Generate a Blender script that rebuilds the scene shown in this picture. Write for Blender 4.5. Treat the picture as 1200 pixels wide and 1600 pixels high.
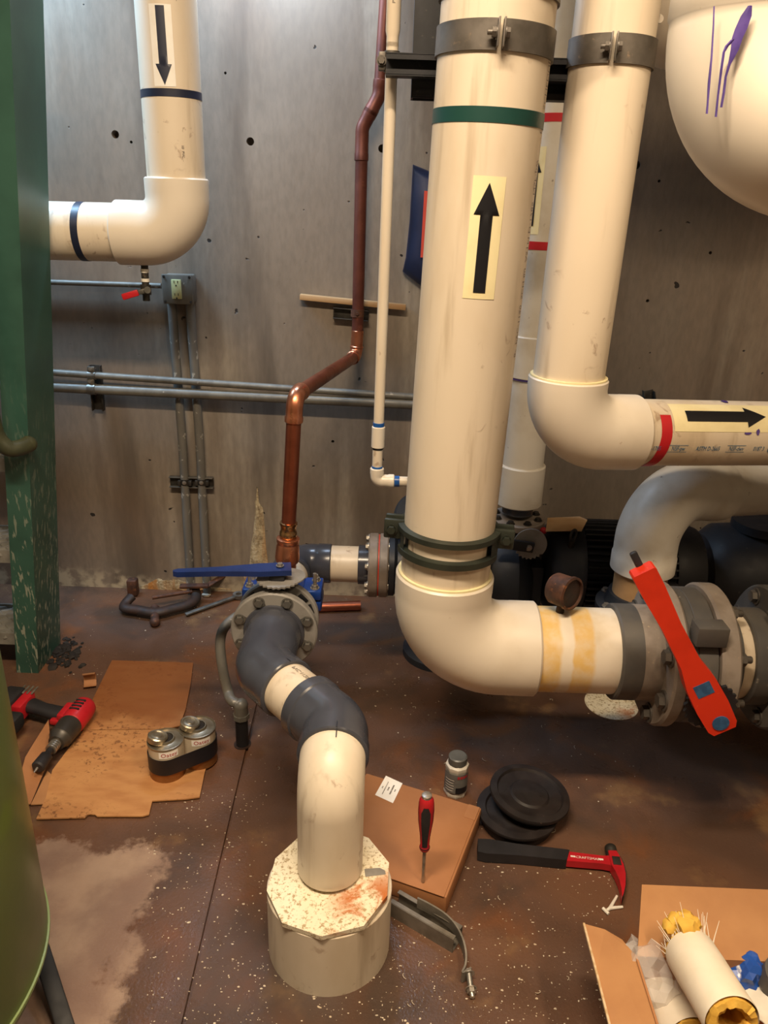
import bpy, bmesh, math, random
from mathutils import Vector, Matrix, Quaternion

for o in list(bpy.data.objects):
    bpy.data.objects.remove(o, do_unlink=True)
SC = bpy.context.scene
COL = SC.collection
random.seed(7)
R = math.radians
PI = math.pi

# ------------------------------------------------------------------ camera
CAM_H, PITCH, ROLL, FPX = 1.55, R(22.0), 0.034, 1202.0
CAM = Vector((0, 0, CAM_H))
FW = Vector((0, math.cos(PITCH), -math.sin(PITCH)))
_u0 = Vector((0, math.sin(PITCH), math.cos(PITCH)))
RT = Vector((1, 0, 0)) * math.cos(ROLL) + _u0 * math.sin(ROLL)
UP = _u0 * math.cos(ROLL) - Vector((1, 0, 0)) * math.sin(ROLL)
cd = bpy.data.cameras.new('camera')
cd.sensor_fit = 'VERTICAL'; cd.sensor_height = 36.0; cd.sensor_width = 27.0
cd.lens = FPX / 1600 * 36.0
cd.clip_start = 0.02
cam = bpy.data.objects.new('camera', cd); COL.objects.link(cam)
m3 = Matrix((RT, UP, -FW)).transposed()
cam.matrix_world = Matrix.Translation(CAM) @ m3.to_4x4()
SC.camera = cam

# ------------------------------------------------------------------ world, lights, exposure
w = bpy.data.worlds.new('world'); SC.world = w; w.use_nodes = True
w.node_tree.nodes['Background'].inputs[0].default_value = (0.6, 0.65, 0.75, 1)
w.node_tree.nodes['Background'].inputs[1].default_value = 0.05
SC.view_settings.view_transform = 'Standard'
SC.view_settings.look = 'None'
SC.view_settings.exposure = 0.25
SC.view_settings.gamma = 1.0
SC.view_settings.use_curve_mapping = False

ROOM = dict(x0=-2.4, x1=2.4, y0=-2.2, y1=2.88, z=3.3)
# ceiling lamps: (name, location, length, width, watts, colour, z rotation, label)
LAMPS = [
    ((-1.60, 2.58, 2.62), 0.9, 0.16, 36, (0.44, 0.70, 1.0), 0.0, 'cool white tube lamp hung close to the concrete wall at the far left'),
    ((-0.42, 2.70, 2.44), 0.4, 0.12, 9, (0.60, 0.76, 1.0), 0.0, 'short cool tube lamp added out of view by the concrete wall for the floor sheen'),  # added out of view to put a cool sheen on the wet floor
    ((-0.30, 0.45, 3.12), 1.2, 0.16, 85, (1.0, 0.79, 0.56), 0.0, 'warm tube lamp under the ceiling over the open floor'),
    ((1.20, 0.10, 3.12), 1.2, 0.16, 40, (1.0, 0.76, 0.50), PI / 2, 'warm tube lamp under the ceiling at the right'),
]
def add_area(loc, lx, ly, watts, col, rz):
    l = bpy.data.lights.new('tube_light', 'AREA'); l.shape = 'RECTANGLE'; l.size = lx; l.size_y = ly
    l.energy = watts; l.color = col
    o = bpy.data.objects.new('tube_light', l); COL.objects.link(o)
    o.location = loc; o.rotation_euler = (0, 0, rz)
    return o
LAMP_LIGHTS = [add_area((p[0], p[1], p[2] - 0.075), lx, ly, wt, c, rz) for (p, lx, ly, wt, c, rz, lb) in LAMPS]

# ------------------------------------------------------------------ survey helpers (photo measurements -> metres)
def ray(px, py):
    return FW + RT * ((px - 600) / FPX) - UP * ((py - 800) / FPX)
def at(px, py, Y):
    d = ray(px, py); return CAM + d * (Y / d.y)
def gz(px, py, z=0.0):
    d = ray(px, py); return CAM + d * ((z - CAM_H) / d.z)
def proj(p):
    v = Vector(p) - CAM; k = v.dot(FW)
    return (600 + FPX * v.dot(RT) / k, 800 - FPX * v.dot(UP) / k)
def sz(p, npx):
    return npx * (Vector(p) - CAM).dot(FW) / FPX
def on_axis(A, B, px=None, py=None):
    lo, hi = -3.0, 4.0
    k = 0 if px is not None else 1
    tgt = px if px is not None else py
    best = None
    for i in range(1401):
        t = lo + (hi - lo) * i / 1400
        p = A.lerp(B, t)
        if (p - CAM).dot(FW) < 0.1: continue
        e = abs(proj(p)[k] - tgt)
        if best is None or e < best[0]: best = (e, t)
    lo, hi = best[1] - .006, best[1] + .006
    for i in range(121):
        t = lo + (hi - lo) * i / 120
        e = abs(proj(A.lerp(B, t))[k] - tgt)
        if e < best[0]: best = (e, t)
    return A.lerp(B, best[1])

X_, Y_, Z_ = Vector((1, 0, 0)), Vector((0, 1, 0)), Vector((0, 0, 1))

# ------------------------------------------------------------------ materials
def lin(h):
    h = h.lstrip('#'); out = []
    for i in (0, 2, 4):
        c = int(h[i:i+2], 16) / 255
        out.append(c / 12.92 if c <= .04045 else ((c + .055) / 1.055) ** 2.4)
    return tuple(out) + (1.0,)
class NT:
    def __init__(s, name):
        s.m = bpy.data.materials.new(name); s.m.use_nodes = True
        s.t = s.m.node_tree; s.b = s.t.nodes['Principled BSDF']
        s.tc = s.n('ShaderNodeTexCoord')
    def n(s, ty, **kw):
        n = s.t.nodes.new(ty)
        for k, v in kw.items(): setattr(n, k, v)
        return n
    def l(s, a, b): s.t.links.new(a, b)
    def coord(s, scale=(1, 1, 1), loc=(0, 0, 0), rot=(0, 0, 0)):
        mp = s.n('ShaderNodeMapping')
        mp.inputs['Scale'].default_value = scale; mp.inputs['Location'].default_value = loc; mp.inputs['Rotation'].default_value = rot
        s.l(s.tc.outputs['Object'], mp.inputs[0]); return mp.outputs[0]
    def noise(s, scale, detail=4, stretch=(1, 1, 1), loc=(0, 0, 0), dist=0.0, rough=.55):
        n = s.n('ShaderNodeTexNoise'); n.inputs['Scale'].default_value = scale
        n.inputs['Detail'].default_value = detail; n.inputs['Distortion'].default_value = dist
        n.inputs['Roughness'].default_value = rough
        s.l(s.coord(stretch, loc), n.inputs['Vector']); return n.outputs['Fac']
    def ramp(s, fac, a, b, va=0.0, vb=1.0):
        r = s.n('ShaderNodeMapRange'); r.interpolation_type = 'SMOOTHSTEP'
        r.inputs['From Min'].default_value = a; r.inputs['From Max'].default_value = b
        r.inputs['To Min'].default_value = va; r.inputs['To Max'].default_value = vb
        s.l(fac, r.inputs['Value']); return r.outputs[0]
    def mix(s, fac, a, b):
        x = s.n('ShaderNodeMix', data_type='RGBA')
        for sock, v in ((x.inputs[0], fac), (x.inputs[6], a), (x.inputs[7], b)):
            if isinstance(v, (float, int)): sock.default_value = v
            elif isinstance(v, tuple): sock.default_value = v
            elif isinstance(v, str): sock.default_value = lin(v)
            else: s.l(v, sock)
        return x.outputs[2]
    def math(s, op, a, b=0.0):
        x = s.n('ShaderNodeMath', operation=op)
        for sock, v in ((x.inputs[0], a), (x.inputs[1], b)):
            if isinstance(v, (float, int)): sock.default_value = v
            else: s.l(v, sock)
        return x.outputs[0]
    def out(s, color=None, rough=None, bump=None, bstr=.3, bdist=.01, metal=None):
        if color is not None:
            if isinstance(color, str): s.b.inputs['Base Color'].default_value = lin(color)
            else: s.l(color, s.b.inputs['Base Color'])
        if rough is not None:
            if isinstance(rough, (float, int)): s.b.inputs['Roughness'].default_value = rough
            else: s.l(rough, s.b.inputs['Roughness'])
        if metal is not None: s.b.inputs['Metallic'].default_value = metal
        if bump is not None:
            bn = s.n('ShaderNodeBump'); bn.inputs['Strength'].default_value = bstr; bn.inputs['Distance'].default_value = bdist
            s.l(bump, bn.inputs['Height']); s.l(bn.outputs[0], s.b.inputs['Normal'])
        return s.m

def pmat(name, c1, c2=None, scale=6, lo=.42, hi=.68, rough=.5, rough2=None, metal=0.0, bump=0.0, bscale=80,
         stretch=(1, 1, 1), spot=None, spot_scale=40, spot_lo=.66, spot_hi=.74):
    t = NT(name)
    f = t.ramp(t.noise(scale, 5, stretch), lo, hi)
    c = t.mix(f, c1, c2 or c1)
    if spot: c = t.mix(t.ramp(t.noise(spot_scale, 3, loc=(3, 1, 7)), spot_lo, spot_hi), c, spot)
    r = rough if rough2 is None else t.ramp(t.noise(scale * 1.7, 4, stretch, (5, 2, 1)), .35, .7, rough, rough2)
    return t.out(c, r, t.noise(bscale, 3, stretch) if bump else None, bump, .004, metal)

M = {}
M['pvc_plain'] = pmat('pvc_white', '#E2D6C2', '#D2C2A8', 5, .4, .75, .38, .5, bump=.02, stretch=(1, 1, .35), spot='#A9907A', spot_scale=34, spot_lo=.71, spot_hi=.80)
M['pvc_fit'] = pmat('pvc_fitting', '#DDD2C0', '#CEC1AC', 5, .45, .8, .36, .46, bump=.02, spot='#B29C86', spot_scale=42, spot_lo=.73, spot_hi=.82)
M['pvc_cool'] = pmat('pvc_old', '#D8D2C6', '#C2B6A2', 6, .4, .75, .42, .55, bump=.02, spot='#8A7A68', spot_scale=36, spot_lo=.70, spot_hi=.78)
M['pvc_grey'] = pmat('pvc_dark_grey', '#3E4048', '#464850', 8, .4, .7, .2, .27)
M['pvc_grey_dirty'] = pmat('pvc_grey_dusty', '#4C4A48', '#5C5750', 9, .35, .7, .5, .65, bump=.05, spot='#8C8376', spot_scale=70, spot_lo=.68, spot_hi=.8)
M['flange_grey'] = pmat('flange_grey', '#8C8984', '#7C7872', 14, .4, .7, .45, .6, bump=.06, spot='#A49E94', spot_scale=80, spot_lo=.66, spot_hi=.8)
M['flange_warm'] = pmat('flange_taupe', '#8E8378', '#7A6E62', 14, .4, .7, .5, .65, bump=.08, spot='#A8977F', spot_scale=60, spot_lo=.64, spot_hi=.8)
M['steel'] = pmat('galvanised_steel', '#8E8C86', '#6C6962', 22, .35, .7, .38, .55, .75, .05)
M['steel_dark'] = pmat('dark_steel', '#4A4640', '#34302C', 20, .35, .7, .45, .6, .6, .06, spot='#6E6050', spot_scale=60)
M['clamp'] = pmat('clamp_steel', '#716B64', '#5B564F', 16, .35, .7, .42, .55, .55, .06, spot='#8A7A68', spot_scale=50, spot_lo=.64)
M['zinc'] = pmat('zinc_bolt', '#B9B2A6', '#8E877C', 40, .4, .7, .32, .45, .8)
M['black_iron'] = pmat('black_iron', '#1C1D20', '#26262A', 10, .4, .7, .5, .62, .1, .06, spot='#3C3834', spot_scale=50)
M['pump_paint'] = pmat('pump_blue_black', '#1E232B', '#2A2C30', 8, .4, .7, .45, .6, .05, .05, spot='#5A4A3C', spot_scale=26, spot_lo=.68)
M['conduit'] = pmat('conduit_grey', '#737067', '#625F58', 20, .35, .7, .42, .55, .12, .04, stretch=(1, 1, .3), spot='#A8A296', spot_scale=30, spot_lo=.66)
M['conduit_paint'] = pmat('conduit_blotched', '#74716A', '#625F59', 14, .35, .7, .5, .6, .08, .05, stretch=(1, 1, .3), spot='#A9A59B', spot_scale=26, spot_lo=.60, spot_hi=.66)
M['copper'] = pmat('copper_new', '#D08A68', '#B86A48', 12, .35, .7, .26, .36, .9)
M['copper_dull'] = pmat('copper_oxidised', '#6E3D30', '#583028', 12, .35, .7, .42, .55, .45, spot='#7E4A3A', spot_scale=40)
M['copper_new_dull'] = pmat('copper_handled', '#98573F', '#824632', 12, .35, .7, .32, .44, .8)
M['brass'] = pmat('brass_ring', '#C49A6C', '#A97A4E', 14, .35, .7, .25, .35, 1.0)
M['green_paint'] = None
M['tank_green'] = pmat('tank_green', '#5A6638', '#505E34', 3, .4, .7, .3, .38, bump=.02, spot='#5E7030', spot_scale=7, spot_lo=.6)
M['tank_edge'] = pmat('tank_seam', '#7E9058', '#6C7E48', 9, .4, .7, .35)
M['rubber'] = pmat('black_rubber', '#141416', '#1E1D1E', 10, .4, .7, .55, .7, bump=.06)
M['rubber_dusty'] = pmat('dusty_rubber', '#1B1616', '#261E1C', 12, .4, .7, .5, .7, bump=.08, spot='#5A4A40', spot_scale=70, spot_lo=.72)
M['blue_valve'] = pmat('valve_blue', '#16387E', '#122E6A', 10, .4, .7, .3, .4)
M['blue_lever'] = pmat('lever_blue', '#1B2F66', '#172856', 10, .4, .7, .3, .4)
M['orange'] = pmat('lever_orange', '#D8341A', '#C42C14', 10, .4, .75, .38, .46, spot='#E05030', spot_scale=60)
M['sticker_blue'] = pmat('sticker_blue', '#2A5078', '#35628C', 60, .4, .6, .5)
M['red_tape'] = pmat('red_tape', '#C01E26', '#AE1A22', 8, .4, .7, .42)
M['green_tape'] = pmat('green_tape', '#14403A', '#123832', 10, .4, .7, .4)
M['navy_tape'] = pmat('navy_tape', '#20263E', '#181C2E', 10, .4, .7, .4)
M['label_cream'] = pmat('label_cream', '#EFE3B4', '#E6D8A6', 14, .4, .7, .45)
M['label_white'] = pmat('label_white', '#F4F1EA', '#EDE9E0', 14, .4, .7, .45)
M['ink'] = pmat('black_ink', '#16161A', None, rough=.4)
M['ink_navy'] = pmat('navy_ink', '#1E2438', None, rough=.45)
M['ink_faint'] = pmat('faded_ink', '#6A6058', None, rough=.5)
M['ink_blue'] = pmat('blue_ink', '#2E6C92', None, rough=.5)
M['ink_red'] = pmat('red_ink', '#B03038', None, rough=.5)
M['ink_white'] = pmat('white_ink', '#E8E0D8', None, rough=.5)
M['ink_purple'] = pmat('purple_primer', '#5A4690', '#3E2E70', 20, .4, .7, .4)
M['blue_primer'] = pmat('blue_cement', '#1E5CA8', '#184A8C', 30, .4, .7, .35)
M['olive_clamp'] = pmat('olive_iron', '#33382F', '#282C26', 14, .4, .7, .42, .55, .2, .06)
M['rust'] = pmat('rusty_iron', '#5C3A28', '#3C2820', 26, .35, .65, .65, .8, .2, .12, spot='#8A5632', spot_scale=40, spot_lo=.6)
M['rust_dark'] = pmat('dark_rusty_iron', '#2E2622', '#3E2A20', 26, .35, .65, .55, .7, .3, .1)
M['wood'] = pmat('pale_wood', '#B89468', '#A5825A', 12, .35, .7, .6, stretch=(.15, 1, 1))
M['card'] = pmat('cardboard', '#B08052', '#A4744A', 7, .35, .7, .75, .85, bump=.05, bscale=120)
M['card_in'] = pmat('cardboard_inside', '#A8754C', '#9C6A42', 7, .35, .7, .75, .85, bump=.05, bscale=120)
M['card_edge'] = pmat('cardboard_edge', '#CDB694', '#B49468', 60, .35, .7, .8)
M['card_box'] = pmat('box_cardboard', '#A9744A', '#9E6A42', 7, .35, .7, .7, .8, bump=.04, bscale=120)
M['navy_cloth'] = pmat('navy_vinyl', '#1A2A52', '#142246', 8, .4, .7, .5, .6, bump=.1, bscale=40)
M['pink'] = pmat('coral_panel', '#E0503C', None, rough=.6)
M['tin'] = pmat('tin_can', '#B4AA96', '#9A8E78', 18, .35, .7, .28, .4, .85)
M['can_label'] = pmat('can_label', '#C9BBA4', '#BBA98C', 14, .35, .7, .45)
M['can_foot'] = pmat('can_amber', '#9A6A3C', '#84562E', 24, .35, .7, .3, .4, .6)
M['strap'] = pmat('strap_black', '#12131A', '#181922', 12, .4, .7, .5)
M['tool_red'] = pmat('tool_red', '#B81E28', '#A41A22', 10, .4, .7, .35, .45)
M['tool_black'] = pmat('tool_black', '#1D1C1E', '#272528', 12, .4, .7, .5, .62)
M['tool_grey'] = pmat('tool_grey', '#3E3A36', '#4A4640', 20, .4, .7, .4, .5, .4)
M['ins_white'] = pmat('insulation_jacket', '#E9E0CE', '#DED2BC', 9, .35, .7, .6, bump=.15, bscale=30)
M['ins_yellow'] = pmat('fibreglass', '#D9AE4A', '#C99632', 24, .35, .7, .85, bump=.4, bscale=60)
M['bottle_white'] = pmat('bottle_plastic', '#C9C4B8', '#BDB6A8', 12, .35, .7, .45)
M['bottle_grey'] = pmat('bottle_label_grey', '#6E6C68', '#5F5D5A', 30, .35, .7, .5)
M['lid_grey'] = pmat('lid_grey', '#5C5C58', '#4E4E4A', 20, .35, .7, .4)
M['outlet_ivory'] = pmat('outlet_ivory', '#C6C690', '#BDBC86', 14, .35, .7, .4)
M['crumb'] = pmat('plastic_crumb', '#CFC3AE', '#B8A488', 30, .35, .7, .6)
M['soil'] = pmat('black_soil', '#17130F', '#221B15', 30, .35, .7, .8, bump=.3)
M['tan_paper'] = pmat('tan_paper', '#C8A478', '#B48E60', 8, .35, .7, .7)
M['glass_bag'] = None
M['tile_blue'] = pmat('bag_blue', '#2450A4', '#E4E6EC', 14, .52, .56, .35)
M['paper_net'] = pmat('paper_white', '#D9D3C4', '#C9C2B2', 12, .35, .7, .6)
M['tread'] = pmat('tread_steel', '#8C8A82', '#76746C', 20, .35, .7, .45, .55, .2)
M['strut_zinc'] = pmat('strut_zinc', '#827C72', '#6A645A', 22, .35, .7, .42, .55, .3, .06)
M['white_plastic'] = pmat('white_plastic', '#E4DFD2', None, rough=.4)

def pvc_dirty(name, c1, c2, smudge):
    t = NT(name)
    c = t.mix(t.ramp(t.noise(5, 5, (1, 1, .35)), .4, .75), c1, c2)
    streak = t.ramp(t.noise(22, 5, (1, 1, .09), (1, 5, 2)), .54, .74)
    c = t.mix(t.math('MULTIPLY', streak, .55), c, smudge)
    sm = t.math('MULTIPLY', t.ramp(t.noise(30, 5, (1, 1, .8), (8, 2, 3), dist=.7), .60, .70), t.ramp(t.noise(5, 3, loc=(2, 8, 3)), .45, .6))
    c = t.mix(t.math('MULTIPLY', sm, .6), c, '#8E6F55')
    return t.out(c, t.ramp(t.noise(9, 4), .35, .7, .36, .5), t.noise(90, 3), .02, .004)
M['pvc'] = pvc_dirty('pvc_pipe', '#DCCEB8', '#CCBA9E', '#A8957A')
M['pvc_wear'] = pvc_dirty('pvc_pipe_scuffed', '#DCD0BC', '#CABBA2', '#9A8870')
def green_paint():
    t = NT('green_paint_chipped')
    chip = t.ramp(t.noise(95, 5, (1, 1, .2), dist=.4), .57, .62)
    # paint is worn off on the lower part of the stringers (boots), with a shape of its own
    sep = t.n('ShaderNodeSeparateXYZ'); t.l(t.tc.outputs['Object'], sep.inputs[0])
    low = t.ramp(sep.outputs['Z'], .15, 1.15, 1.0, 0.0)
    chip = t.math('MULTIPLY', chip, low)
    base = t.mix(t.ramp(t.noise(5, 4), .4, .7), '#365A4E', '#2C4C42')
    return t.out(t.mix(chip, base, '#8E9484'), .38, t.noise(40, 3), .05, .004)
M['green_paint'] = green_paint()
def clear_bag():
    t = NT('clear_bag')
    t.b.inputs['Base Color'].default_value = (.9, .88, .85, 1)
    t.b.inputs['Roughness'].default_value = .18
    t.b.inputs['Alpha'].default_value = .32
    return t.m
M['glass_bag'] = clear_bag()
def stained_pipe():
    # yellowed adhesive bands round the pipe stub (old tape residue)
    t = NT('pvc_yellowed')
    sep = t.n('ShaderNodeSeparateXYZ'); t.l(t.coord((1, 1, 1)), sep.inputs[0])
    nz = t.noise(14, 4)
    x = t.math('ADD', sep.outputs['X'], t.math('MULTIPLY', nz, .022))
    a = t.math('MULTIPLY', t.ramp(x, STAIN_X, STAIN_X + .012), t.ramp(x, STAIN_X + .062, STAIN_X + .05))
    b = t.math('MULTIPLY', t.ramp(x, STAIN_X + .082, STAIN_X + .09), t.ramp(x, STAIN_X + .142, STAIN_X + .13))
    f = t.math('MULTIPLY', t.math('MAXIMUM', a, b), t.ramp(t.noise(30, 4), .2, .7, .35, .85))
    base = t.mix(t.ramp(t.noise(9, 4), .42, .75), '#E4D8C4', '#CDBA98')
    return t.out(t.mix(f, base, '#DDB256'), .42)
def lid_mat():
    t = NT('rusty_painted_lid')
    base = t.mix(t.ramp(t.noise(120, 5, rough=.7), .5, .62), '#E6DCC2', '#A8946E')
    rust = t.ramp(t.noise(13, 6, dist=.6, rough=.65), .44, .62)
    sep = t.n('ShaderNodeSeparateXYZ'); t.l(t.tc.outputs['Object'], sep.inputs[0])
    rr = t.ramp(sep.outputs['X'], -.02, .06)
    rf = t.ramp(sep.outputs['Y'], .06, -.05)
    f = t.math('MULTIPLY', rust, t.math('MULTIPLY', rr, rf))
    return t.out(t.mix(f, base, '#B4662A'), .7, t.noise(60, 4), .25, .004)
M['lid'] = lid_mat()
def card_sheet_mat():
    t = NT('cardboard_oily')
    base = t.mix(t.ramp(t.noise(9, 5, (1, 3, 1)), .35, .7), '#B98652', '#A97444')
    oil = t.math('MULTIPLY', t.ramp(t.noise(62, 5, (1, 1.4, 1), dist=.5, rough=.65), .54, .62), t.ramp(t.noise(5, 4, loc=(1, 2, 3)), .42, .56))
    c = t.mix(t.math('MULTIPLY', oil, .8), base, '#6E4526')
    sep = t.n('ShaderNodeSeparateXYZ'); t.l(t.tc.outputs['Object'], sep.inputs[0])
    wet = t.ramp(t.math('ADD', sep.outputs['Y'], t.math('MULTIPLY', t.noise(6, 4), .35)), .28, .42)
    c = t.mix(t.math('MULTIPLY', wet, .8), c, '#7A441E')
    return t.out(c, t.ramp(wet, 0, 1, .75, .45), t.noise(60, 3), .06, .003)
M['card_sheet'] = card_sheet_mat()

def wall_mat():
    t = NT('cast_concrete')
    big = t.ramp(t.noise(1.3, 5, (1, 1, .7)), .3, .7)
    c = t.mix(big, '#75695B', '#8A7E70')
    st = t.ramp(t.noise(5.5, 5, (1, 1, .09), (2, 0, 1)), .50, .72)
    c = t.mix(t.math('MULTIPLY', st, .75), c, '#B2A897')
    dk = t.ramp(t.noise(4.2, 5, (1, 1, .12), (7, 3, 2)), .52, .74)
    c = t.mix(t.math('MULTIPLY', dk, .85), c, '#4E453C')
    warm = t.ramp(t.noise(1.1, 4, (1, 1, .6), (9, 1, 4)), .46, .7)
    c = t.mix(t.math('MULTIPLY', warm, .45), c, '#86684F')
    fine = t.ramp(t.noise(60, 3, (1, 1, .35)), .3, .75)
    c = t.mix(t.math('MULTIPLY', fine, .25), c, '#5A5249')
    pit = t.ramp(t.noise(24, 2, (1, 1, 1.2), (4, 4, 4), rough=.4), .735, .76)
    c = t.mix(pit, c, '#2C2620')
    # lime bloom along the foot of the wall
    sep = t.n('ShaderNodeSeparateXYZ'); t.l(t.tc.outputs['Object'], sep.inputs[0])
    zz = t.math('ADD', sep.outputs['Z'], t.math('MULTIPLY', t.noise(5, 4), -.16))
    bloom = t.math('MULTIPLY', t.ramp(zz, .02, -.06), t.ramp(t.noise(20, 4), .4, .6))
    c = t.mix(t.math('MULTIPLY', bloom, .8), c, '#C2B49A')
    h = t.math('ADD', t.math('MULTIPLY', pit, -1.0), t.math('MULTIPLY', t.noise(50, 4, (1, 1, .5)), .3))
    return t.out(c, .78, h, .5, .006)
def floor_mat():
    t = NT('wet_stained_floor')
    n1 = t.ramp(t.noise(2.2, 6, dist=.6), .36, .66)
    c = t.mix(n1, '#553F33', '#6A4C3A')
    n2 = t.ramp(t.noise(3.4, 6, loc=(4, 2, 0), dist=.8), .5, .68)
    c = t.mix(t.math('MULTIPLY', n2, .7), c, '#7A4B2C')
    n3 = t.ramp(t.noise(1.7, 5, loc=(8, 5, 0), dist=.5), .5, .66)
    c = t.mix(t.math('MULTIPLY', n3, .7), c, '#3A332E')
    n4 = t.ramp(t.noise(5.0, 5, loc=(1, 9, 0)), .58, .72)
    c = t.mix(t.math('MULTIPLY', n4, .6), c, '#8A6A48')
    # dry patch with an uneven edge left of the joint
    sep = t.n('ShaderNodeSeparateXYZ'); t.l(t.tc.outputs['Object'], sep.inputs[0])
    e = t.math('ADD', sep.outputs['X'], t.math('MULTIPLY', t.noise(9, 7, rough=.68), .26))
    e2 = t.math('ADD', sep.outputs['Y'], t.math('MULTIPLY', t.noise(8, 7, loc=(3, 3, 0), rough=.7), .36))
    dry = t.math('MULTIPLY', t.ramp(e, -.38, -.42), t.ramp(e2, 1.70, 1.65))
    dcol = t.mix(t.ramp(t.noise(6, 6, loc=(5, 5, 1)), .35, .65), '#8C7262', '#AE947E')
    c = t.mix(t.math('MULTIPLY', dry, .8), c, dcol)
    sp = t.ramp(t.noise(150, 2, loc=(2, 2, 0)), .68, .74)
    c = t.mix(t.math('MULTIPLY', sp, .22), c, '#A88E74')
    r = t.ramp(t.noise(4.5, 6, loc=(6, 1, 0), dist=.5), .35, .68, .2, .5)
    r = t.math('ADD', r, t.math('MULTIPLY', dry, .22))
    # puddle film along the joint
    pw_ = t.math('ADD', t.math('ABSOLUTE', t.math('ADD', sep.outputs['X'], .24)), t.math('MULTIPLY', t.noise(4, 5, loc=(2, 7, 0)), .3))
    py_ = t.math('ADD', sep.outputs['Y'], t.math('MULTIPLY', t.noise(4, 5, loc=(6, 7, 0)), .3))
    film = t.math('MULTIPLY', t.ramp(pw_, .38, .26), t.ramp(py_, 1.58, 1.42))
    c = t.mix(t.math('MULTIPLY', film, .45), c, '#4A423E')
    r = t.math('SUBTRACT', r, t.math('MULTIPLY', film, .17))
    h = t.math('ADD', t.math('ADD', t.noise(140, 3), t.math('MULTIPLY', t.noise(18, 4), .6)), t.math('MULTIPLY', film, t.math('MULTIPLY', t.noise(260, 4, rough=.7), 1.6)))
    return t.out(c, r, h, .22, .004)
M['wall'] = wall_mat()
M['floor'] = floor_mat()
M['plaster'] = pmat('painted_block', '#8A8478', '#7C766C', 3, .35, .7, .8)
M['ceil'] = pmat('ceiling_concrete', '#8E887E', '#7C766C', 3, .35, .7, .85)
M['lamp_white'] = pmat('lamp_enamel', '#D8D4CC', None, rough=.4)
def lime_mat():
    t = NT('lime_crust')
    sep = t.n('ShaderNodeSeparateXYZ'); t.l(t.tc.outputs['Object'], sep.inputs[0])
    c = t.mix(t.ramp(t.noise(34, 5, (1, 1, .5), rough=.7), .4, .62), '#C6B694', '#948468')
    c = t.mix(t.math('MULTIPLY', t.ramp(t.noise(16, 5, (1, 1, .16), (3, 1, 1)), .44, .6), t.ramp(sep.outputs['Z'], .42, .22)), c, '#B0783C')
    return t.out(c, .85, t.noise(80, 5), .8, .006)
M['lime'] = lime_mat()

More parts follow.
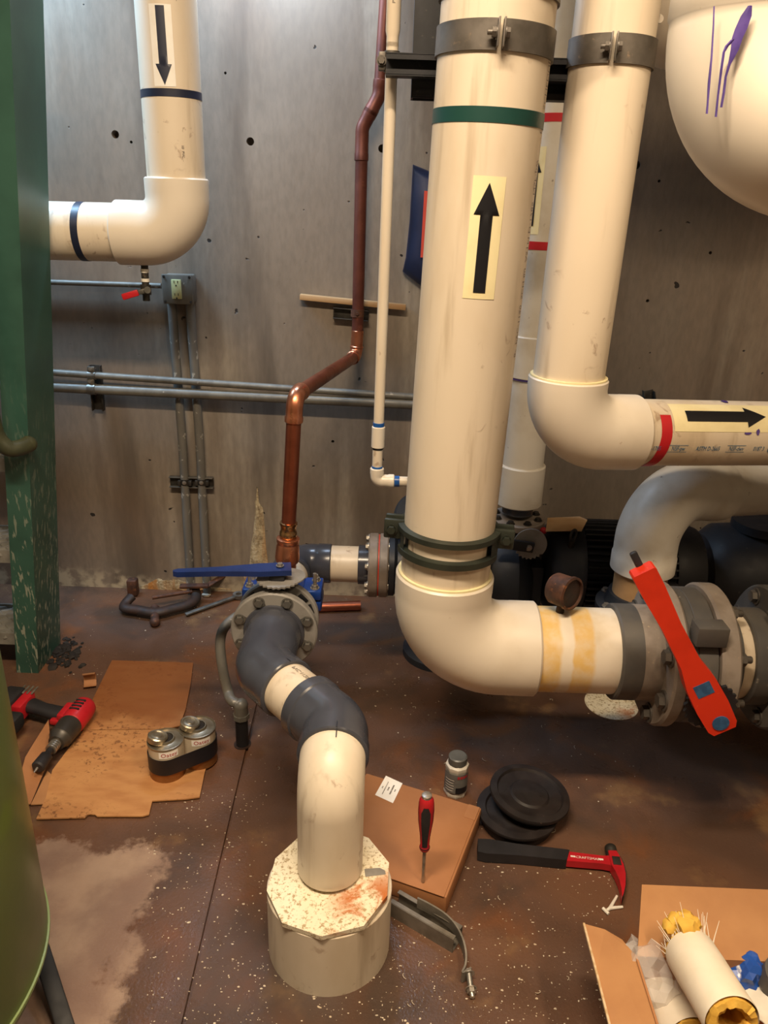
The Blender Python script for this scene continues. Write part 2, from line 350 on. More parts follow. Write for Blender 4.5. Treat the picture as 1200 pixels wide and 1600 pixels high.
# ------------------------------------------------------------------ mesh helpers
def fr(axis, up=None):
    z = Vector(axis).normalized()
    u = Vector(up) if up is not None else (Z_ if abs(z.z) < .95 else Y_)
    x = u.cross(z)
    if x.length < 1e-6: x = X_.cross(z)
    x.normalize(); y = z.cross(x)
    return Matrix((x, y, z)).transposed()
def T(loc, m3=None):
    return Matrix.Translation(Vector(loc)) @ (m3.to_4x4() if m3 is not None else Matrix.Identity(4))
MW = {}
class B:
    def __init__(s): s.bm = bmesh.new()
    def _new(s, vs, mtx):
        if mtx is not None:
            for v in vs: v.co = mtx @ v.co
    def box(s, c, size, m3=None, bev=0.0, seg=2):
        r = bmesh.ops.create_cube(s.bm, size=1.0)
        vs = r['verts']
        for v in vs: v.co = Vector((v.co.x * size[0], v.co.y * size[1], v.co.z * size[2]))
        if bev:
            es = list({e for v in vs for e in v.link_edges})
            rb = bmesh.ops.bevel(s.bm, geom=es, offset=bev, segments=seg, affect='EDGES', profile=.5)
            vs = list({v for f in rb['faces'] for v in f.verts} | {v for v in vs if v.is_valid})
        s._new(vs, T(c, m3)); return s
    def lathe(s, prof, o=(0, 0, 0), axis=(0, 0, 1), n=40, up=None, a0=0.0, a1=None, close=False):
        m = T(o, fr(axis, up)); rows = []
        full = a1 is None
        k = n if full else n + 1
        for (r, z) in prof:
            if abs(r) < 1e-7 and full:
                rows.append([s.bm.verts.new(m @ Vector((0, 0, z)))]); continue
            rows.append([s.bm.verts.new(m @ Vector((r * math.cos(a0 + ((2 * PI if full else a1 - a0) * i / n)), r * math.sin(a0 + ((2 * PI if full else a1 - a0) * i / n)), z))) for i in range(k)])
        seq = list(zip(rows[:-1], rows[1:]))
        if close: seq.append((rows[-1], rows[0]))
        for a, b in seq:
            for i in range(n):
                j = (i + 1) % k
                q = [a[i % len(a)], a[j % len(a)], b[j % len(b)], b[i % len(b)]]
                u = []
                for v in q:
                    if v not in u: u.append(v)
                if len(u) > 2:
                    try: s.bm.faces.new(u)
                    except ValueError: pass
        return s
    def tube(s, pts, rad, n=32, cap=True, flat=None):
        pts = [Vector(p) for p in pts]
        if isinstance(rad, (int, float)): rad = [rad] * len(pts)
        N = len(pts); tang = []
        for i in range(N):
            a = b = None
            j = i
            while j > 0:
                d = pts[i] - pts[j - 1]
                if d.length > 1e-6: a = d.normalized(); break
                j -= 1
            j = i
            while j < N - 1:
                d = pts[j + 1] - pts[i]
                if d.length > 1e-6: b = d.normalized(); break
                j += 1
            t = (a or Vector()) + (b or Vector()); tang.append(t.normalized())
        nx = fr(tang[0]).col[0].copy(); rows = []
        for i in range(N):
            if i:
                q = tang[i - 1].rotation_difference(tang[i]); nx = q @ nx
            ny = tang[i].cross(nx).normalized(); nx = ny.cross(tang[i]).normalized()
            f1, f2 = (1, 1) if flat is None else flat
            rows.append([s.bm.verts.new(pts[i] + (nx * math.cos(2 * PI * k / n) * f1 + ny * math.sin(2 * PI * k / n) * f2) * rad[i]) for k in range(n)])
        for a, b in zip(rows[:-1], rows[1:]):
            for k in range(n):
                s.bm.faces.new((a[k], a[(k + 1) % n], b[(k + 1) % n], b[k]))
        if cap:
            s.bm.faces.new(list(reversed(rows[0]))); s.bm.faces.new(rows[-1])
        return s
    def prism(s, poly, h, mtx=None, taper=None):
        a = [s.bm.verts.new(Vector((p[0], p[1], 0))) for p in poly]
        if taper:
            cx = sum(p[0] for p in poly) / len(poly); cy = sum(p[1] for p in poly) / len(poly)
            b = [s.bm.verts.new(Vector((cx + (p[0] - cx) * taper, cy + (p[1] - cy) * taper, h))) for p in poly]
        else:
            b = [s.bm.verts.new(Vector((p[0], p[1], h))) for p in poly]
        s.bm.faces.new(list(reversed(a))); s.bm.faces.new(b)
        n = len(poly)
        for i in range(n): s.bm.faces.new((a[i], a[(i + 1) % n], b[(i + 1) % n], b[i]))
        s._new(a + b, mtx); return s
    def bev(s, off, seg=2, ang=30):
        es = [e for e in s.bm.edges if len(e.link_faces) == 2 and e.calc_face_angle(0) > R(ang)]
        bmesh.ops.bevel(s.bm, geom=es, offset=off, segments=seg, affect='EDGES', profile=.5); return s
    def rows(s, mapper, rows, n=8):
        g = []
        for (v, a, b) in rows:
            g.append([s.bm.verts.new(mapper(a + (b - a) * i / n, v)) for i in range(n + 1)])
        for p, q in zip(g[:-1], g[1:]):
            for i in range(n): s.bm.faces.new((p[i], p[i + 1], q[i + 1], q[i]))
        return s
    def quad(s, *p):
        s.bm.faces.new([s.bm.verts.new(Vector(q)) for q in p]); return s
    def blob(s, c, r, sub=1, scale=(1, 1, 1), jit=0.0):
        rr = bmesh.ops.create_icosphere(s.bm, subdivisions=sub, radius=r)
        for v in rr['verts']:
            k = 1 + random.uniform(-jit, jit)
            v.co = Vector(c) + Vector((v.co.x * scale[0] * k, v.co.y * scale[1] * k, v.co.z * scale[2] * k))
        return s
    def solid(s, th):
        fs = list(s.bm.faces); bmesh.ops.recalc_face_normals(s.bm, faces=fs)
        bmesh.ops.solidify(s.bm, geom=fs, thickness=th); return s

def done(name, b, mat, parent=None, local=False, smooth=True, ang=38, recalc=True, kind=None):
    bm = b.bm
    if recalc: bmesh.ops.recalc_face_normals(bm, faces=bm.faces)
    o_loc = Vector((0, 0, 0))
    if parent is not None:
        mw = MW[parent.name]
        if not local: bmesh.ops.transform(bm, matrix=mw.inverted(), verts=bm.verts)
    elif not local:
        xs = [v.co for v in bm.verts]
        o_loc = Vector(((min(v.x for v in xs) + max(v.x for v in xs)) / 2, (min(v.y for v in xs) + max(v.y for v in xs)) / 2, min(v.z for v in xs)))
        bmesh.ops.translate(bm, vec=-o_loc, verts=bm.verts)
    me = bpy.data.meshes.new(name); bm.to_mesh(me); bm.free()
    if smooth:
        me.shade_smooth(); me.set_sharp_from_angle(angle=R(ang))
    me.materials.append(M[mat] if isinstance(mat, str) else mat)
    o = bpy.data.objects.new(name, me); COL.objects.link(o)
    if parent is not None:
        o.parent = parent; MW[o.name] = MW[parent.name]
    else:
        o.location = o_loc; MW[o.name] = Matrix.Translation(o_loc)
    if kind: o['kind'] = kind
    return o
def root(name, label, cat, loc, m3=None, group=None, kind=None):
    o = bpy.data.objects.new(name, None); COL.objects.link(o)
    o.empty_display_size = .05
    mw = T(loc, m3); o.matrix_world = mw; MW[o.name] = mw
    if kind: o['kind'] = kind
    else: o['label'] = label; o['category'] = cat
    if group: o['group'] = group
    return o
def tag(o, label, cat, group=None):
    o['label'] = label; o['category'] = cat
    if group: o['group'] = group
    return o
SHARED = {}
def shared(key, maker, mat):
    k = (key, mat)
    if k not in SHARED:
        b = B(); maker(b); bmesh.ops.recalc_face_normals(b.bm, faces=b.bm.faces)
        me = bpy.data.meshes.new(key); b.bm.to_mesh(me); b.bm.free()
        me.shade_smooth(); me.set_sharp_from_angle(angle=R(35)); me.materials.append(M[mat]); SHARED[k] = me
    return SHARED[k]
def hexpoly(r, rot=0.0): return [(r * math.cos(PI / 3 * i + rot), r * math.sin(PI / 3 * i + rot)) for i in range(6)]
def mk_bolt(b):
    b.lathe([(0, 0), (1.35, 0), (1.35, .22), (1.0, .22)], n=20)
    b.prism(hexpoly(1.0), .75, Matrix.Translation((0, 0, .2)), .93)
def mk_nut(b):
    b.lathe([(0, 0), (1.35, 0), (1.35, .22), (1.0, .22)], n=20)
    b.prism(hexpoly(1.0), .85, Matrix.Translation((0, 0, .2)))
    b.lathe([(.55, .2), (.55, 1.9), (.48, 2.0), (0, 2.0)], n=14)
def bolt(parent, pos, axis, r, mat='zinc', nut=False, name=None):
    me = shared('nut' if nut else 'bolt', mk_nut if nut else mk_bolt, mat)
    o = bpy.data.objects.new(name or ('nut' if nut else 'bolt'), me); COL.objects.link(o); o.parent = parent
    o.matrix_local = MW[parent.name].inverted() @ (T(pos, fr(axis)) @ Matrix.Scale(r, 4))
    MW[o.name] = MW[parent.name]
    return o
def arc_pts(A, C, Bp, Rb, n=12):
    a = (C - A).normalized(); b = (Bp - C).normalized()
    ph = a.angle(b)
    t = Rb * math.tan(ph / 2); s = C - a * t; e = C + b * t
    nrm = (b - a * a.dot(b)).normalized(); cen = s + nrm * Rb
    out = []
    for i in range(n + 1):
        q = ph * i / n
        out.append(cen + (-nrm * math.cos(q) + a * math.sin(q)) * Rb)
    return out, a, b, s, e
def elbow(b, A, C, Bp, Rb, rb, rh, hub=.05, n=40, lip=.003, na=14, rha=None):
    A, C, Bp = Vector(A), Vector(C), Vector(Bp)
    arc, a, bb, s, e = arc_pts(A, C, Bp, Rb, na)
    ha = min(hub, (s - A).length * .7 if (s - A).dot(a) > 0 else .001); hb = min(hub, (Bp - e).length * .7)
    pts = [A, A + a * lip, A + a * ha, A + a * (ha + .004)]; rad = [(rha or rh) - lip, rha or rh, rha or rh, rb]
    if (s - A).length <= ha + .010: pts.pop(); rad.pop()
    pts += arc; rad += [rb] * len(arc)
    if (Bp - e).length > hb + .010: pts.append(Bp - bb * (hb + .004)); rad.append(rb)
    pts += [Bp - bb * hb, Bp - bb * lip, Bp]; rad += [rh, rh, rh - lip]
    return b.tube(pts, rad, n)
def pipe(b, A, Bp, r, n=40, lip=.0015):
    A, Bp = Vector(A), Vector(Bp); d = (Bp - A).normalized()
    return b.tube([A, A + d * lip, Bp - d * lip, Bp], [r - lip, r, r, r - lip], n)
def collar(b, A, Bp, r, lip=.003, n=40): return pipe(b, A, Bp, r, n, lip)
def cyl_map(o, axis, r, toward=None, off=.0009):
    axis = Vector(axis).normalized()
    rad = (Vector(toward) if toward is not None else CAM - Vector(o))
    rad = (rad - axis * rad.dot(axis)).normalized(); tg = axis.cross(rad)
    rr = r + off
    return lambda u, v: Vector(o) + axis * v + (rad * math.cos(u / r) + tg * math.sin(u / r)) * rr
def band(b, o, axis, r, h, off=.001, n=48):
    return b.lathe([(r, -h / 2), (r + off, -h / 2), (r + off, h / 2), (r, h / 2)], o, axis, n)
def flange(b, o, axis, r, th, hole=0, n=56, ch=.003):
    return b.lathe([(hole, 0), (r - ch, 0), (r, ch), (r, th - ch), (r - ch, th), (hole, th)], o, axis, n)
def ring_pts(o, axis, r, k, ph=0.0):
    m = fr(axis)
    return [Vector(o) + m @ Vector((r * math.cos(2 * PI * i / k + ph), r * math.sin(2 * PI * i / k + ph), 0)) for i in range(k)]
def text(body, size, mapper, mat, name, parent, local=False, align='CENTER', thick=None):
    cu = bpy.data.curves.new('t', 'FONT'); cu.body = body; cu.size = size; cu.align_x = align; cu.align_y = 'CENTER'
    cu.resolution_u = 2
    o = bpy.data.objects.new('t', cu); COL.objects.link(o)
    dg = bpy.context.evaluated_depsgraph_get(); me = bpy.data.meshes.new_from_object(o.evaluated_get(dg))
    b = B(); b.bm.from_mesh(me)
    bpy.data.objects.remove(o, do_unlink=True); bpy.data.curves.remove(cu); bpy.data.meshes.remove(me)
    for v in b.bm.verts: v.co = mapper(v.co.x, v.co.y)
    return done(name, b, mat, parent, local, smooth=False, recalc=False)
def arrow_rows(L, wsh, whd, lhd, n=6):
    rows = [(-L / 2 + (L - lhd) * i / n, -wsh / 2, wsh / 2) for i in range(n + 1)]
    v0 = L / 2 - lhd
    rows += [(v0 + .0001 + lhd * i / n, -whd / 2 * (1 - i / n) - .0002, whd / 2 * (1 - i / n) + .0002) for i in range(n + 1)]
    return rows

# ================================================================== the room
D = ROOM['y1']
def struct(name, b, mat, local=True, **k):
    o = done(name, b, mat, None, local, **k); o['kind'] = 'structure'; return o
# floor: one slab with a sawn joint (a real groove)
j1, j2 = gz(387, 1165), gz(286, 1600)
jd = (j2 - j1) / (j2.y - j1.y)
def jx(y): return j1.x + jd.x * (y - j1.y)
b = B()
gw = .0042
prof = lambda y: [(ROOM['x0'], 0), (jx(y) - gw, 0), (jx(y) - gw * .8, -.012), (jx(y) + gw * .8, -.012), (jx(y) + gw, 0), (ROOM['x1'], 0), (ROOM['x1'], -.15), (ROOM['x0'], -.15)]
ra = [b.bm.verts.new((x, ROOM['y0'], z)) for x, z in prof(ROOM['y0'])]
rb = [b.bm.verts.new((x, D, z)) for x, z in prof(D)]
for i in range(8): b.bm.faces.new((ra[i], ra[(i + 1) % 8], rb[(i + 1) % 8], rb[i]))
b.bm.faces.new(ra); b.bm.faces.new(list(reversed(rb)))
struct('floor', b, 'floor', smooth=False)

# back wall with form-tie holes cut into it
b = B(); b.box((0, D + .1, ROOM['z'] / 2 - .01), (ROOM['x1'] - ROOM['x0'] + .4, .2, ROOM['z'] + .02))
wall = struct('wall_back', b, 'wall', smooth=False)
b = B()
for (px, py, k) in ((180, 210, 6), (391, 221, 6), (597, 232, 6), (995, 258, 6), (385, 890, 0), (205, 222, 2.2), (352, 114, 2), (1030, 283, 2.2), (1110, 395, 2.5), (1012, 470, 2.6), (930, 470, 2), (520, 690, 2.4), (700, 240, 2)):
    if not k: continue
    p = at(px, py, D); b.lathe([(0, -.03), (sz(p, k), -.03), (sz(p, k), .05), (0, .05)], p, (0, 1, 0), 18)
bmesh.ops.recalc_face_normals(b.bm, faces=b.bm.faces)
cme = bpy.data.meshes.new('cutter'); b.bm.to_mesh(cme); cut = bpy.data.objects.new('cutter', cme); COL.objects.link(cut)
md = wall.modifiers.new('holes', 'BOOLEAN'); md.object = cut; md.operation = 'DIFFERENCE'; md.solver = 'EXACT'
dg = bpy.context.evaluated_depsgraph_get(); nm = bpy.data.meshes.new_from_object(wall.evaluated_get(dg))
wall.modifiers.clear(); wall.data = nm; bpy.data.objects.remove(cut, do_unlink=True)
b = B(); b.box((ROOM['x0'] - .1, .34, ROOM['z'] / 2), (.2, D - ROOM['y0'], ROOM['z'])); struct('wall_left', b, 'plaster', smooth=False)
b = B(); b.box((ROOM['x1'] + .1, .34, ROOM['z'] / 2), (.2, D - ROOM['y0'], ROOM['z'])); struct('wall_right', b, 'plaster', smooth=False)
b = B(); b.box((0, ROOM['y0'] - .1, ROOM['z'] / 2), (ROOM['x1'] - ROOM['x0'] + .4, .2, ROOM['z'])); struct('wall_front', b, 'plaster', smooth=False)
b = B(); b.box((0, .34, ROOM['z'] + .1), (ROOM['x1'] - ROOM['x0'] + .4, D - ROOM['y0'] + .4, .2)); struct('ceiling', b, 'ceil', smooth=False)

# mineral crust run down the wall (a bump of its own on the concrete)
def crust(name, pts, base, n=9, amp=.010):
    b = B(); rows = []
    random.seed(3)
    for (py, xl, xr) in pts:
        row = []
        for i in range(n + 1):
            f = i / n; px = xl + (xr - xl) * f
            k = math.sin(PI * f) * amp * random.uniform(.5, 1.1)
            p = at(px + random.uniform(-1.5, 1.5) * (0 < i < n), py + random.uniform(-2, 2), D); row.append(b.bm.verts.new(p - Y_ * max(k, 0) + Y_ * (.002 if i in (0, n) else 0)))
        rows.append(row)
    for p, q in zip(rows[:-1], rows[1:]):
        for i in range(n): b.bm.faces.new((p[i], p[i + 1], q[i + 1], q[i]))
    return done(name, b, 'lime', wall, smooth=True)
crust('mineral_crust', [(762, 401, 403), (775, 401, 404), (786, 398, 406), (795, 398, 411), (815, 396, 414), (840, 393, 416), (865, 390, 418), (890, 387, 421), (908, 384, 424), (922, 380, 428)], 0)
crust('mineral_crust', [(890, 383, 391), (900, 380, 396), (910, 379, 398), (922, 376, 400)], 0, amp=.016)
crust('mineral_crust', [(905, 245, 280), (912, 225, 300), (917, 200, 330), (921, 190, 372)], 0, amp=.006, n=16)

# ceiling lamps (all out of frame above)
for (p, lx, ly, wt, c, rz, lb), lo in zip(LAMPS, LAMP_LIGHTS):
    r = root('tube_lamp', lb, 'lamp', Vector(p), Matrix.Rotation(rz, 3, 'Z'))
    b = B(); b.box((0, 0, .05), (lx + .06, ly + .04, .09), bev=.01); done('housing', b, 'lamp_white', r, True)
    for yy in (-.04, .04):
        t = NT('tube_glow'); t.b.inputs['Emission Color'].default_value = tuple(c) + (1,); t.b.inputs['Emission Strength'].default_value = 6
        b = B(); b.tube([(-lx / 2, yy, -.02), (lx / 2, yy, -.02)], .013, 14); done('tube', b, t.m, r, True)
    for sx in (-1, 1):
        b = B(); b.box((sx * lx / 2, 0, -.01), (.02, .12, .05), bev=.004); done('end_cap', b, 'lamp_white', r, True)
    b = B()
    for sx in (-.4, .4): b.tube([(sx, 0, .09), (sx, 0, ROOM['z'] - p[2])], .006, 8)
    done('hanger', b, 'steel', r, True)
    lo.parent = r; lo.matrix_local = Matrix.Translation((0, 0, -.075))

CEIL = ROOM['z'] - .012
def up_to(A, Bp, z):
    d = A - Bp
    return Bp + d * ((z - Bp.z) / d.z)

# ================================================================== pipe on the left of the wall
d0 = 2.45
A, C0 = at(260, 20, d0), at(279.5, 300, d0)
axv = (A - C0).normalized()
Cc = at(281, 366, d0); hz_l = at(65, 360.5, d0); hd = (hz_l - Cc).normalized()
rp = .0835
rt = root('pipe_riser', 'cream pipe on the concrete wall with a downward arrow and an elbow', 'pipe', (Cc.x, Cc.y, Cc.z - .1))
topA = up_to(A, Cc, CEIL)
hubT = on_axis(Cc, topA, py=278)
b = B(); pipe(b, topA, hubT - axv * .03, rp); vp = done('pipe', b, 'pvc', rt)
hubL = on_axis(Cc, Cc + hd, px=184); far = Cc + hd * 1.25
b = B(); pipe(b, far, hubL - hd * .03, rp); hp = done('pipe', b, 'pvc', rt)
b = B(); elbow(b, hubT, Cc, hubL, .105, .0922, .0925, .05, lip=.004); el = done('elbow', b, 'pvc_fit', rt)
o = on_axis(Cc, topA, py=150); b = B(); band(b, o, axv, rp, sz(o, 11)); done('tape_band', b, 'navy_tape', rt)
o = on_axis(Cc, Cc + hd, px=132); b = B(); band(b, o, hd, rp, sz(o, 11)); done('tape_band', b, 'navy_tape', rt)
o = on_axis(Cc, topA, py=80); s1 = sz(o, 1)
mp = cyl_map(o, axv, rp)
uo = -9 * s1
b = B(); b.rows(lambda u, v: mp(u + uo, v), [(v * s1, -16.5 * s1, 16.5 * s1) for v in (-54, -27, 0, 27, 54)], 8)
lb = done('arrow_label', b, 'label_white', rt)
mp2 = cyl_map(o, axv, rp, off=.0018)
b = B(); b.rows(lambda u, v: mp2(u + uo, -v), arrow_rows(104 * s1, 13 * s1, 24 * s1, 28 * s1), 6); done('arrow', b, 'ink_navy', lb)
text('- - PVC - -', .012, lambda u, v: cyl_map(o, axv, rp)(v + .03, u - .03 + .16), 'ink_faint', 'pipe_print', vp)
text('10  PVC  -', .010, lambda u, v: cyl_map(o, axv, rp)(v + .02, -u - .26), 'ink_faint', 'pipe_print', vp)
# drain valve under the elbow
dv0 = at(226, 408, d0)
def dz(py): return at(226 + (py - 420) * .06, py, d0)
b = B(); b.tube([dz(410), dz(470)], .011, 20); body = done('drain_valve', b, 'steel_dark', rt)
b = B(); b.tube([dz(420), dz(426)], .0125, 20); b.tube([dz(435), dz(440)], .0125, 20); done('thread_tape', b, 'white_plastic', body)
b = B(); b.tube([dz(445), dz(460)], .016, 20); b.tube([at(229, 455, d0), at(229, 455, d0 - .035)], .009, 16); done('valve_body', b, 'steel_dark', body)
p0, p1, p2 = at(231, 453, d0 - .035), at(216, 457, d0 - .035), at(191, 464.5, d0 - .035)
b = B(); dd = (p2 - p0).normalized(); mm = fr(Y_, Z_)
def slat(b, a, c, w, th, nrm=Y_, bev=.002):
    a, c = Vector(a), Vector(c); d = (c - a); L = d.length; d.normalize()
    n = (Vector(nrm) - d * d.dot(Vector(nrm))).normalized(); y = n.cross(d)
    b.box((a + c) / 2, (L, w, th), Matrix((d, y, n)).transposed(), bev); return b
slat(b, p0, p1, .014, .003); b.lathe([(0, 0), (.010, 0), (.010, .006), (0, .006)], p0 - Y_ * .006, Y_, 16); done('lever_arm', b, 'steel', body)
b = B(); slat(b, p1, p2, .019, .007, bev=.003); lv = done('lever_grip', b, 'red_tape', body)
# ================================================================== outlet box + conduits on the wall
pb = at(277, 451, D)
bx0, bx1 = at(252, 428, 2.81), at(302.5, 476, 2.81)
cx, cz = (bx0.x + bx1.x) / 2, (bx0.z + bx1.z) / 2; bw, bh = abs(bx1.x - bx0.x), abs(bx1.z - bx0.z)
r = root('outlet_box', 'grey metal outlet box with an ivory receptacle below the left elbow', 'outlet', (cx, D - .03, cz - bh / 2))
b = B(); b.box((cx, D - .034, cz), (bw * .96, .066, bh * .96), bev=.008); done('box', b, 'conduit', r)
b = B(); b.box((cx, D - .070, cz), (bw, .008, bh), bev=.0035); cv = done('cover_plate', b, 'conduit', r)
b = B(); b.box((cx - .002, D - .076, cz + .001), (.0345, .008, .066), bev=.002); rec = done('receptacle', b, 'outlet_ivory', r)
b = B()
for s in (-1, 1):
    zc = cz + .001 + s * .0215
    for sx in (-1, 1): b.box((cx - .002 + sx * .0062, D - .0802, zc + .004), (.0022, .001, .0085))
    b.lathe([(0, 0), (.0027, 0), (.0027, .001), (0, .001)], (cx - .002, D - .0806, zc - .0085), Y_, 12)
done('slot', b, 'ink', rec)
for sx in (-1, 1):
    for s in (-1, 1):
        bolt(r, (cx + sx * bw * .42, D - .0735, cz + s * bh * .42), (0, -1, 0), .0036, 'steel_dark', name='screw')
def conduit(label, pts, rr, mat='conduit', n=24):
    b = B(); b.tube(pts, rr, n); return tag(done('conduit', b, mat), label, 'conduit')
yv = D - .026
ca = [at(268.5, 476, yv), at(285, 690, yv), at(297, 903, yv)]
ca[-1] = Vector((ca[-1].x, yv, 0)); ca.insert(0, Vector((ca[0].x - .002, yv, cz - bh * .45)))
conduit('left of the two vertical grey conduits below the outlet box', ca, .0165, 'conduit_paint')
cb = [at(297, 476, yv), at(312, 690, yv), at(321, 880, yv)]
cb[-1] = Vector((cb[-1].x, yv, 0)); cb.insert(0, Vector((cb[0].x, yv, cz - bh * .45)))
conduit('right of the two vertical grey conduits below the outlet box', cb, .0165, 'conduit_paint')
yh = D - .026 - .0165 - .02
h1a, h1b = at(75, 581.5, yh), at(400, 603.5, yh)
e1 = (h1b - h1a).normalized()
conduit('thinner upper horizontal conduit crossing the concrete wall', [h1a - e1 * 1.0, h1b + e1 * 2.3], .0128, 'conduit')
h2a, h2b = at(75, 604.5, yh), at(400, 620, yh)
e2 = (h2b - h2a).normalized()
conduit('thicker lower horizontal conduit crossing the concrete wall', [h2a - e2 * 1.0, h2b + e2 * 2.3], .0185, 'conduit')
c1, c2 = at(66, 440.5, yv), at(252, 446.5, yv)
ee = (c2 - c1).normalized()
conduit('thin horizontal conduit running left from the outlet box', [c1 - ee * .9, c2], .0095, 'conduit')
# conduit bracket with two strap clamps
def bracket(px, y0, y1, label, straps):
    p0, p1 = at(px + 6, y0, D - .022), at(px + 12, y1, D - .022)
    r = root('conduit_bracket', label, 'bracket', p1)
    b = B(); slat(b, p0, p1, .04, .004, Y_); done('channel_back', b, 'steel_dark', r)
    b = B()
    for s in (-1, 1):
        off = X_ * s * .02
        slat(b, p0 + off - Y_ * .012, p1 + off - Y_ * .012, .004, .024, Y_, .001)
    done('channel_lip', b, 'steel_dark', r)
    for (A_, e, rr) in straps:
        q = on_axis(A_, A_ + e, px=px)
        b = B(); b.lathe([(rr + .0005, -.014), (rr + .003, -.014), (rr + .003, .014), (rr + .0005, .014)], q, e, 24)
        b.box(q + Z_ * (rr + .01) - Y_ * .004, (.026, .012, .02), bev=.002)
        st = done('strap', b, 'steel', r)
        bolt(st, q + Z_ * (rr + .012) - Y_ * .01, (0, -1, 0), .006, 'zinc')
    return r
bracket(144, 570, 640, 'steel conduit bracket with two straps left on the wall', [(h1a, e1, .0128), (h2a, e2, .0185)])
bracket(1006, 610, 660, 'black conduit bracket peeking over the red banded horizontal pipe', [(h1a, e1, .0128), (h2a, e2, .0185)])
# strut with two straps across the vertical conduits
s0, s1_ = at(266, 751, D - .012), at(334, 753, D - .012)
r = root('strut_channel', 'short steel strut holding the two vertical conduits low on the wall', 'strut', s1_)
b = B(); slat(b, s0, s1_, .044, .004, Y_, .001); done('channel_back', b, 'steel_dark', r)
b = B()
for s in (-1, 1):
    o_ = Z_ * s * .020
    slat(b, s0 + o_ - Y_ * .010, s1_ + o_ - Y_ * .010, .004, .022, Y_, .001)
done('channel_lip', b, 'steel', r)
for P in (ca, cb):
    q = on_axis(P[1], P[2], py=752)
    dirv = (P[2] - P[1]).normalized()
    b = B(); b.lathe([(.017, -.011), (.0195, -.011), (.0195, .011), (.017, .011)], q, dirv, 24)
    for sx in (-1, 1): b.box(q + X_ * sx * .021 - Y_ * .006 + Z_ * -.004, (.012, .02, .022), bev=.002)
    st = done('strap', b, 'steel_dark', r); bolt(st, q - Y_ * .019, (0, -1, 0), .006, 'zinc')

# ================================================================== green ladder stair at the left edge
fR = gz(60, 1052)            # front right corner of the stringer foot
t1 = at(15, 0, fR.y - .12); lean = Vector((t1.x - fR.x, t1.y - fR.y, t1.z - fR.z)); lean /= lean.z
fL = gz(38, 1036); wS = abs(fR.x - fL.x); dS = abs(gz(93, 1006).y - fR.y)
r = root('ladder_stair', 'steep green steel ladder stair with chipped paint at the left edge', 'stair', (fR.x - .3, fR.y, 0))
def stringer(xr, name='stringer'):
    b = B(); z1 = 2.72
    lo_ = [(xr - wS, fR.y), (xr, fR.y), (xr, fR.y + dS), (xr - wS, fR.y + dS)]
    a = [b.bm.verts.new((x, y, .0)) for x, y in lo_]
    t = [b.bm.verts.new((x + lean.x * z1, y + lean.y * z1, z1)) for x, y in lo_]
    b.bm.faces.new(list(reversed(a))); b.bm.faces.new(t)
    for i in range(4): b.bm.faces.new((a[i], a[(i + 1) % 4], t[(i + 1) % 4], t[i]))
    b.bev(.006, 2); return done(name, b, 'green_paint', r)
stringer(fR.x); stringer(fR.x - .62)
for z in (.15, .47, .79, 1.11, 1.43, 1.75, 2.07):
    xa, xb = fR.x - wS - .575 + lean.x * z, fR.x - wS + lean.x * z
    y0 = fR.y + lean.y * z + .01
    b = B(); b.box(((xa + xb) / 2, y0 + .11, z - .022), (xb - xa, .20, .006)); b.box(((xa + xb) / 2, y0 + .012, z - .022), (xb - xa, .006, .044)); b.box(((xa + xb) / 2, y0 + .208, z - .022), (xb - xa, .006, .044))
    tr = done('tread', b, 'tread', r, smooth=False)
    b = B()
    for i in range(9):
        y = y0 + .022 + i * .0225
        for k in range(10):
            x = xb - .03 - k * .058 - (i % 2) * .029
            if x < xa + .02: continue
            b.prism([(-.022, -.009), (.022, -.009), (.026, 0), (.022, .009), (-.022, .009), (-.026, 0)], .011, Matrix.Translation((x, y, z - .019)) @ Matrix.Rotation(.5, 4, 'Z'), .7)
    done('grip_teeth', b, 'tread', tr, smooth=False)
yS = fR.y + lean.y * .85 - .012
hr = [at(44, 694, yS), at(30, 700, yS - .035), at(12, 700, yS - .06), at(-6, 680, yS - .07), at(-16, 640, yS - .08), at(-30, 560, yS - .08), at(-90, 60, yS - .1)]
def smooth_path(pts, n=8):
    P = [pts[0]] + list(pts) + [pts[-1]]; out = []
    for i in range(1, len(P) - 2):
        for k in range(n):
            t = k / n; a, b_, c, d = P[i - 1], P[i], P[i + 1], P[i + 2]
            out.append(.5 * ((2 * b_) + (c - a) * t + (2 * a - 5 * b_ + 4 * c - d) * t * t + (3 * b_ - a - 3 * c + d) * t ** 3))
    out.append(P[-2]); return out
b = B(); b.tube(smooth_path(hr), .024, 20); b.blob(hr[0], .026, 2)
M['olive_rail'] = pmat('rail_olive', '#43452F', '#34382A', 10, .4, .7, .4, .5)
done('handrail', b, 'olive_rail', r)
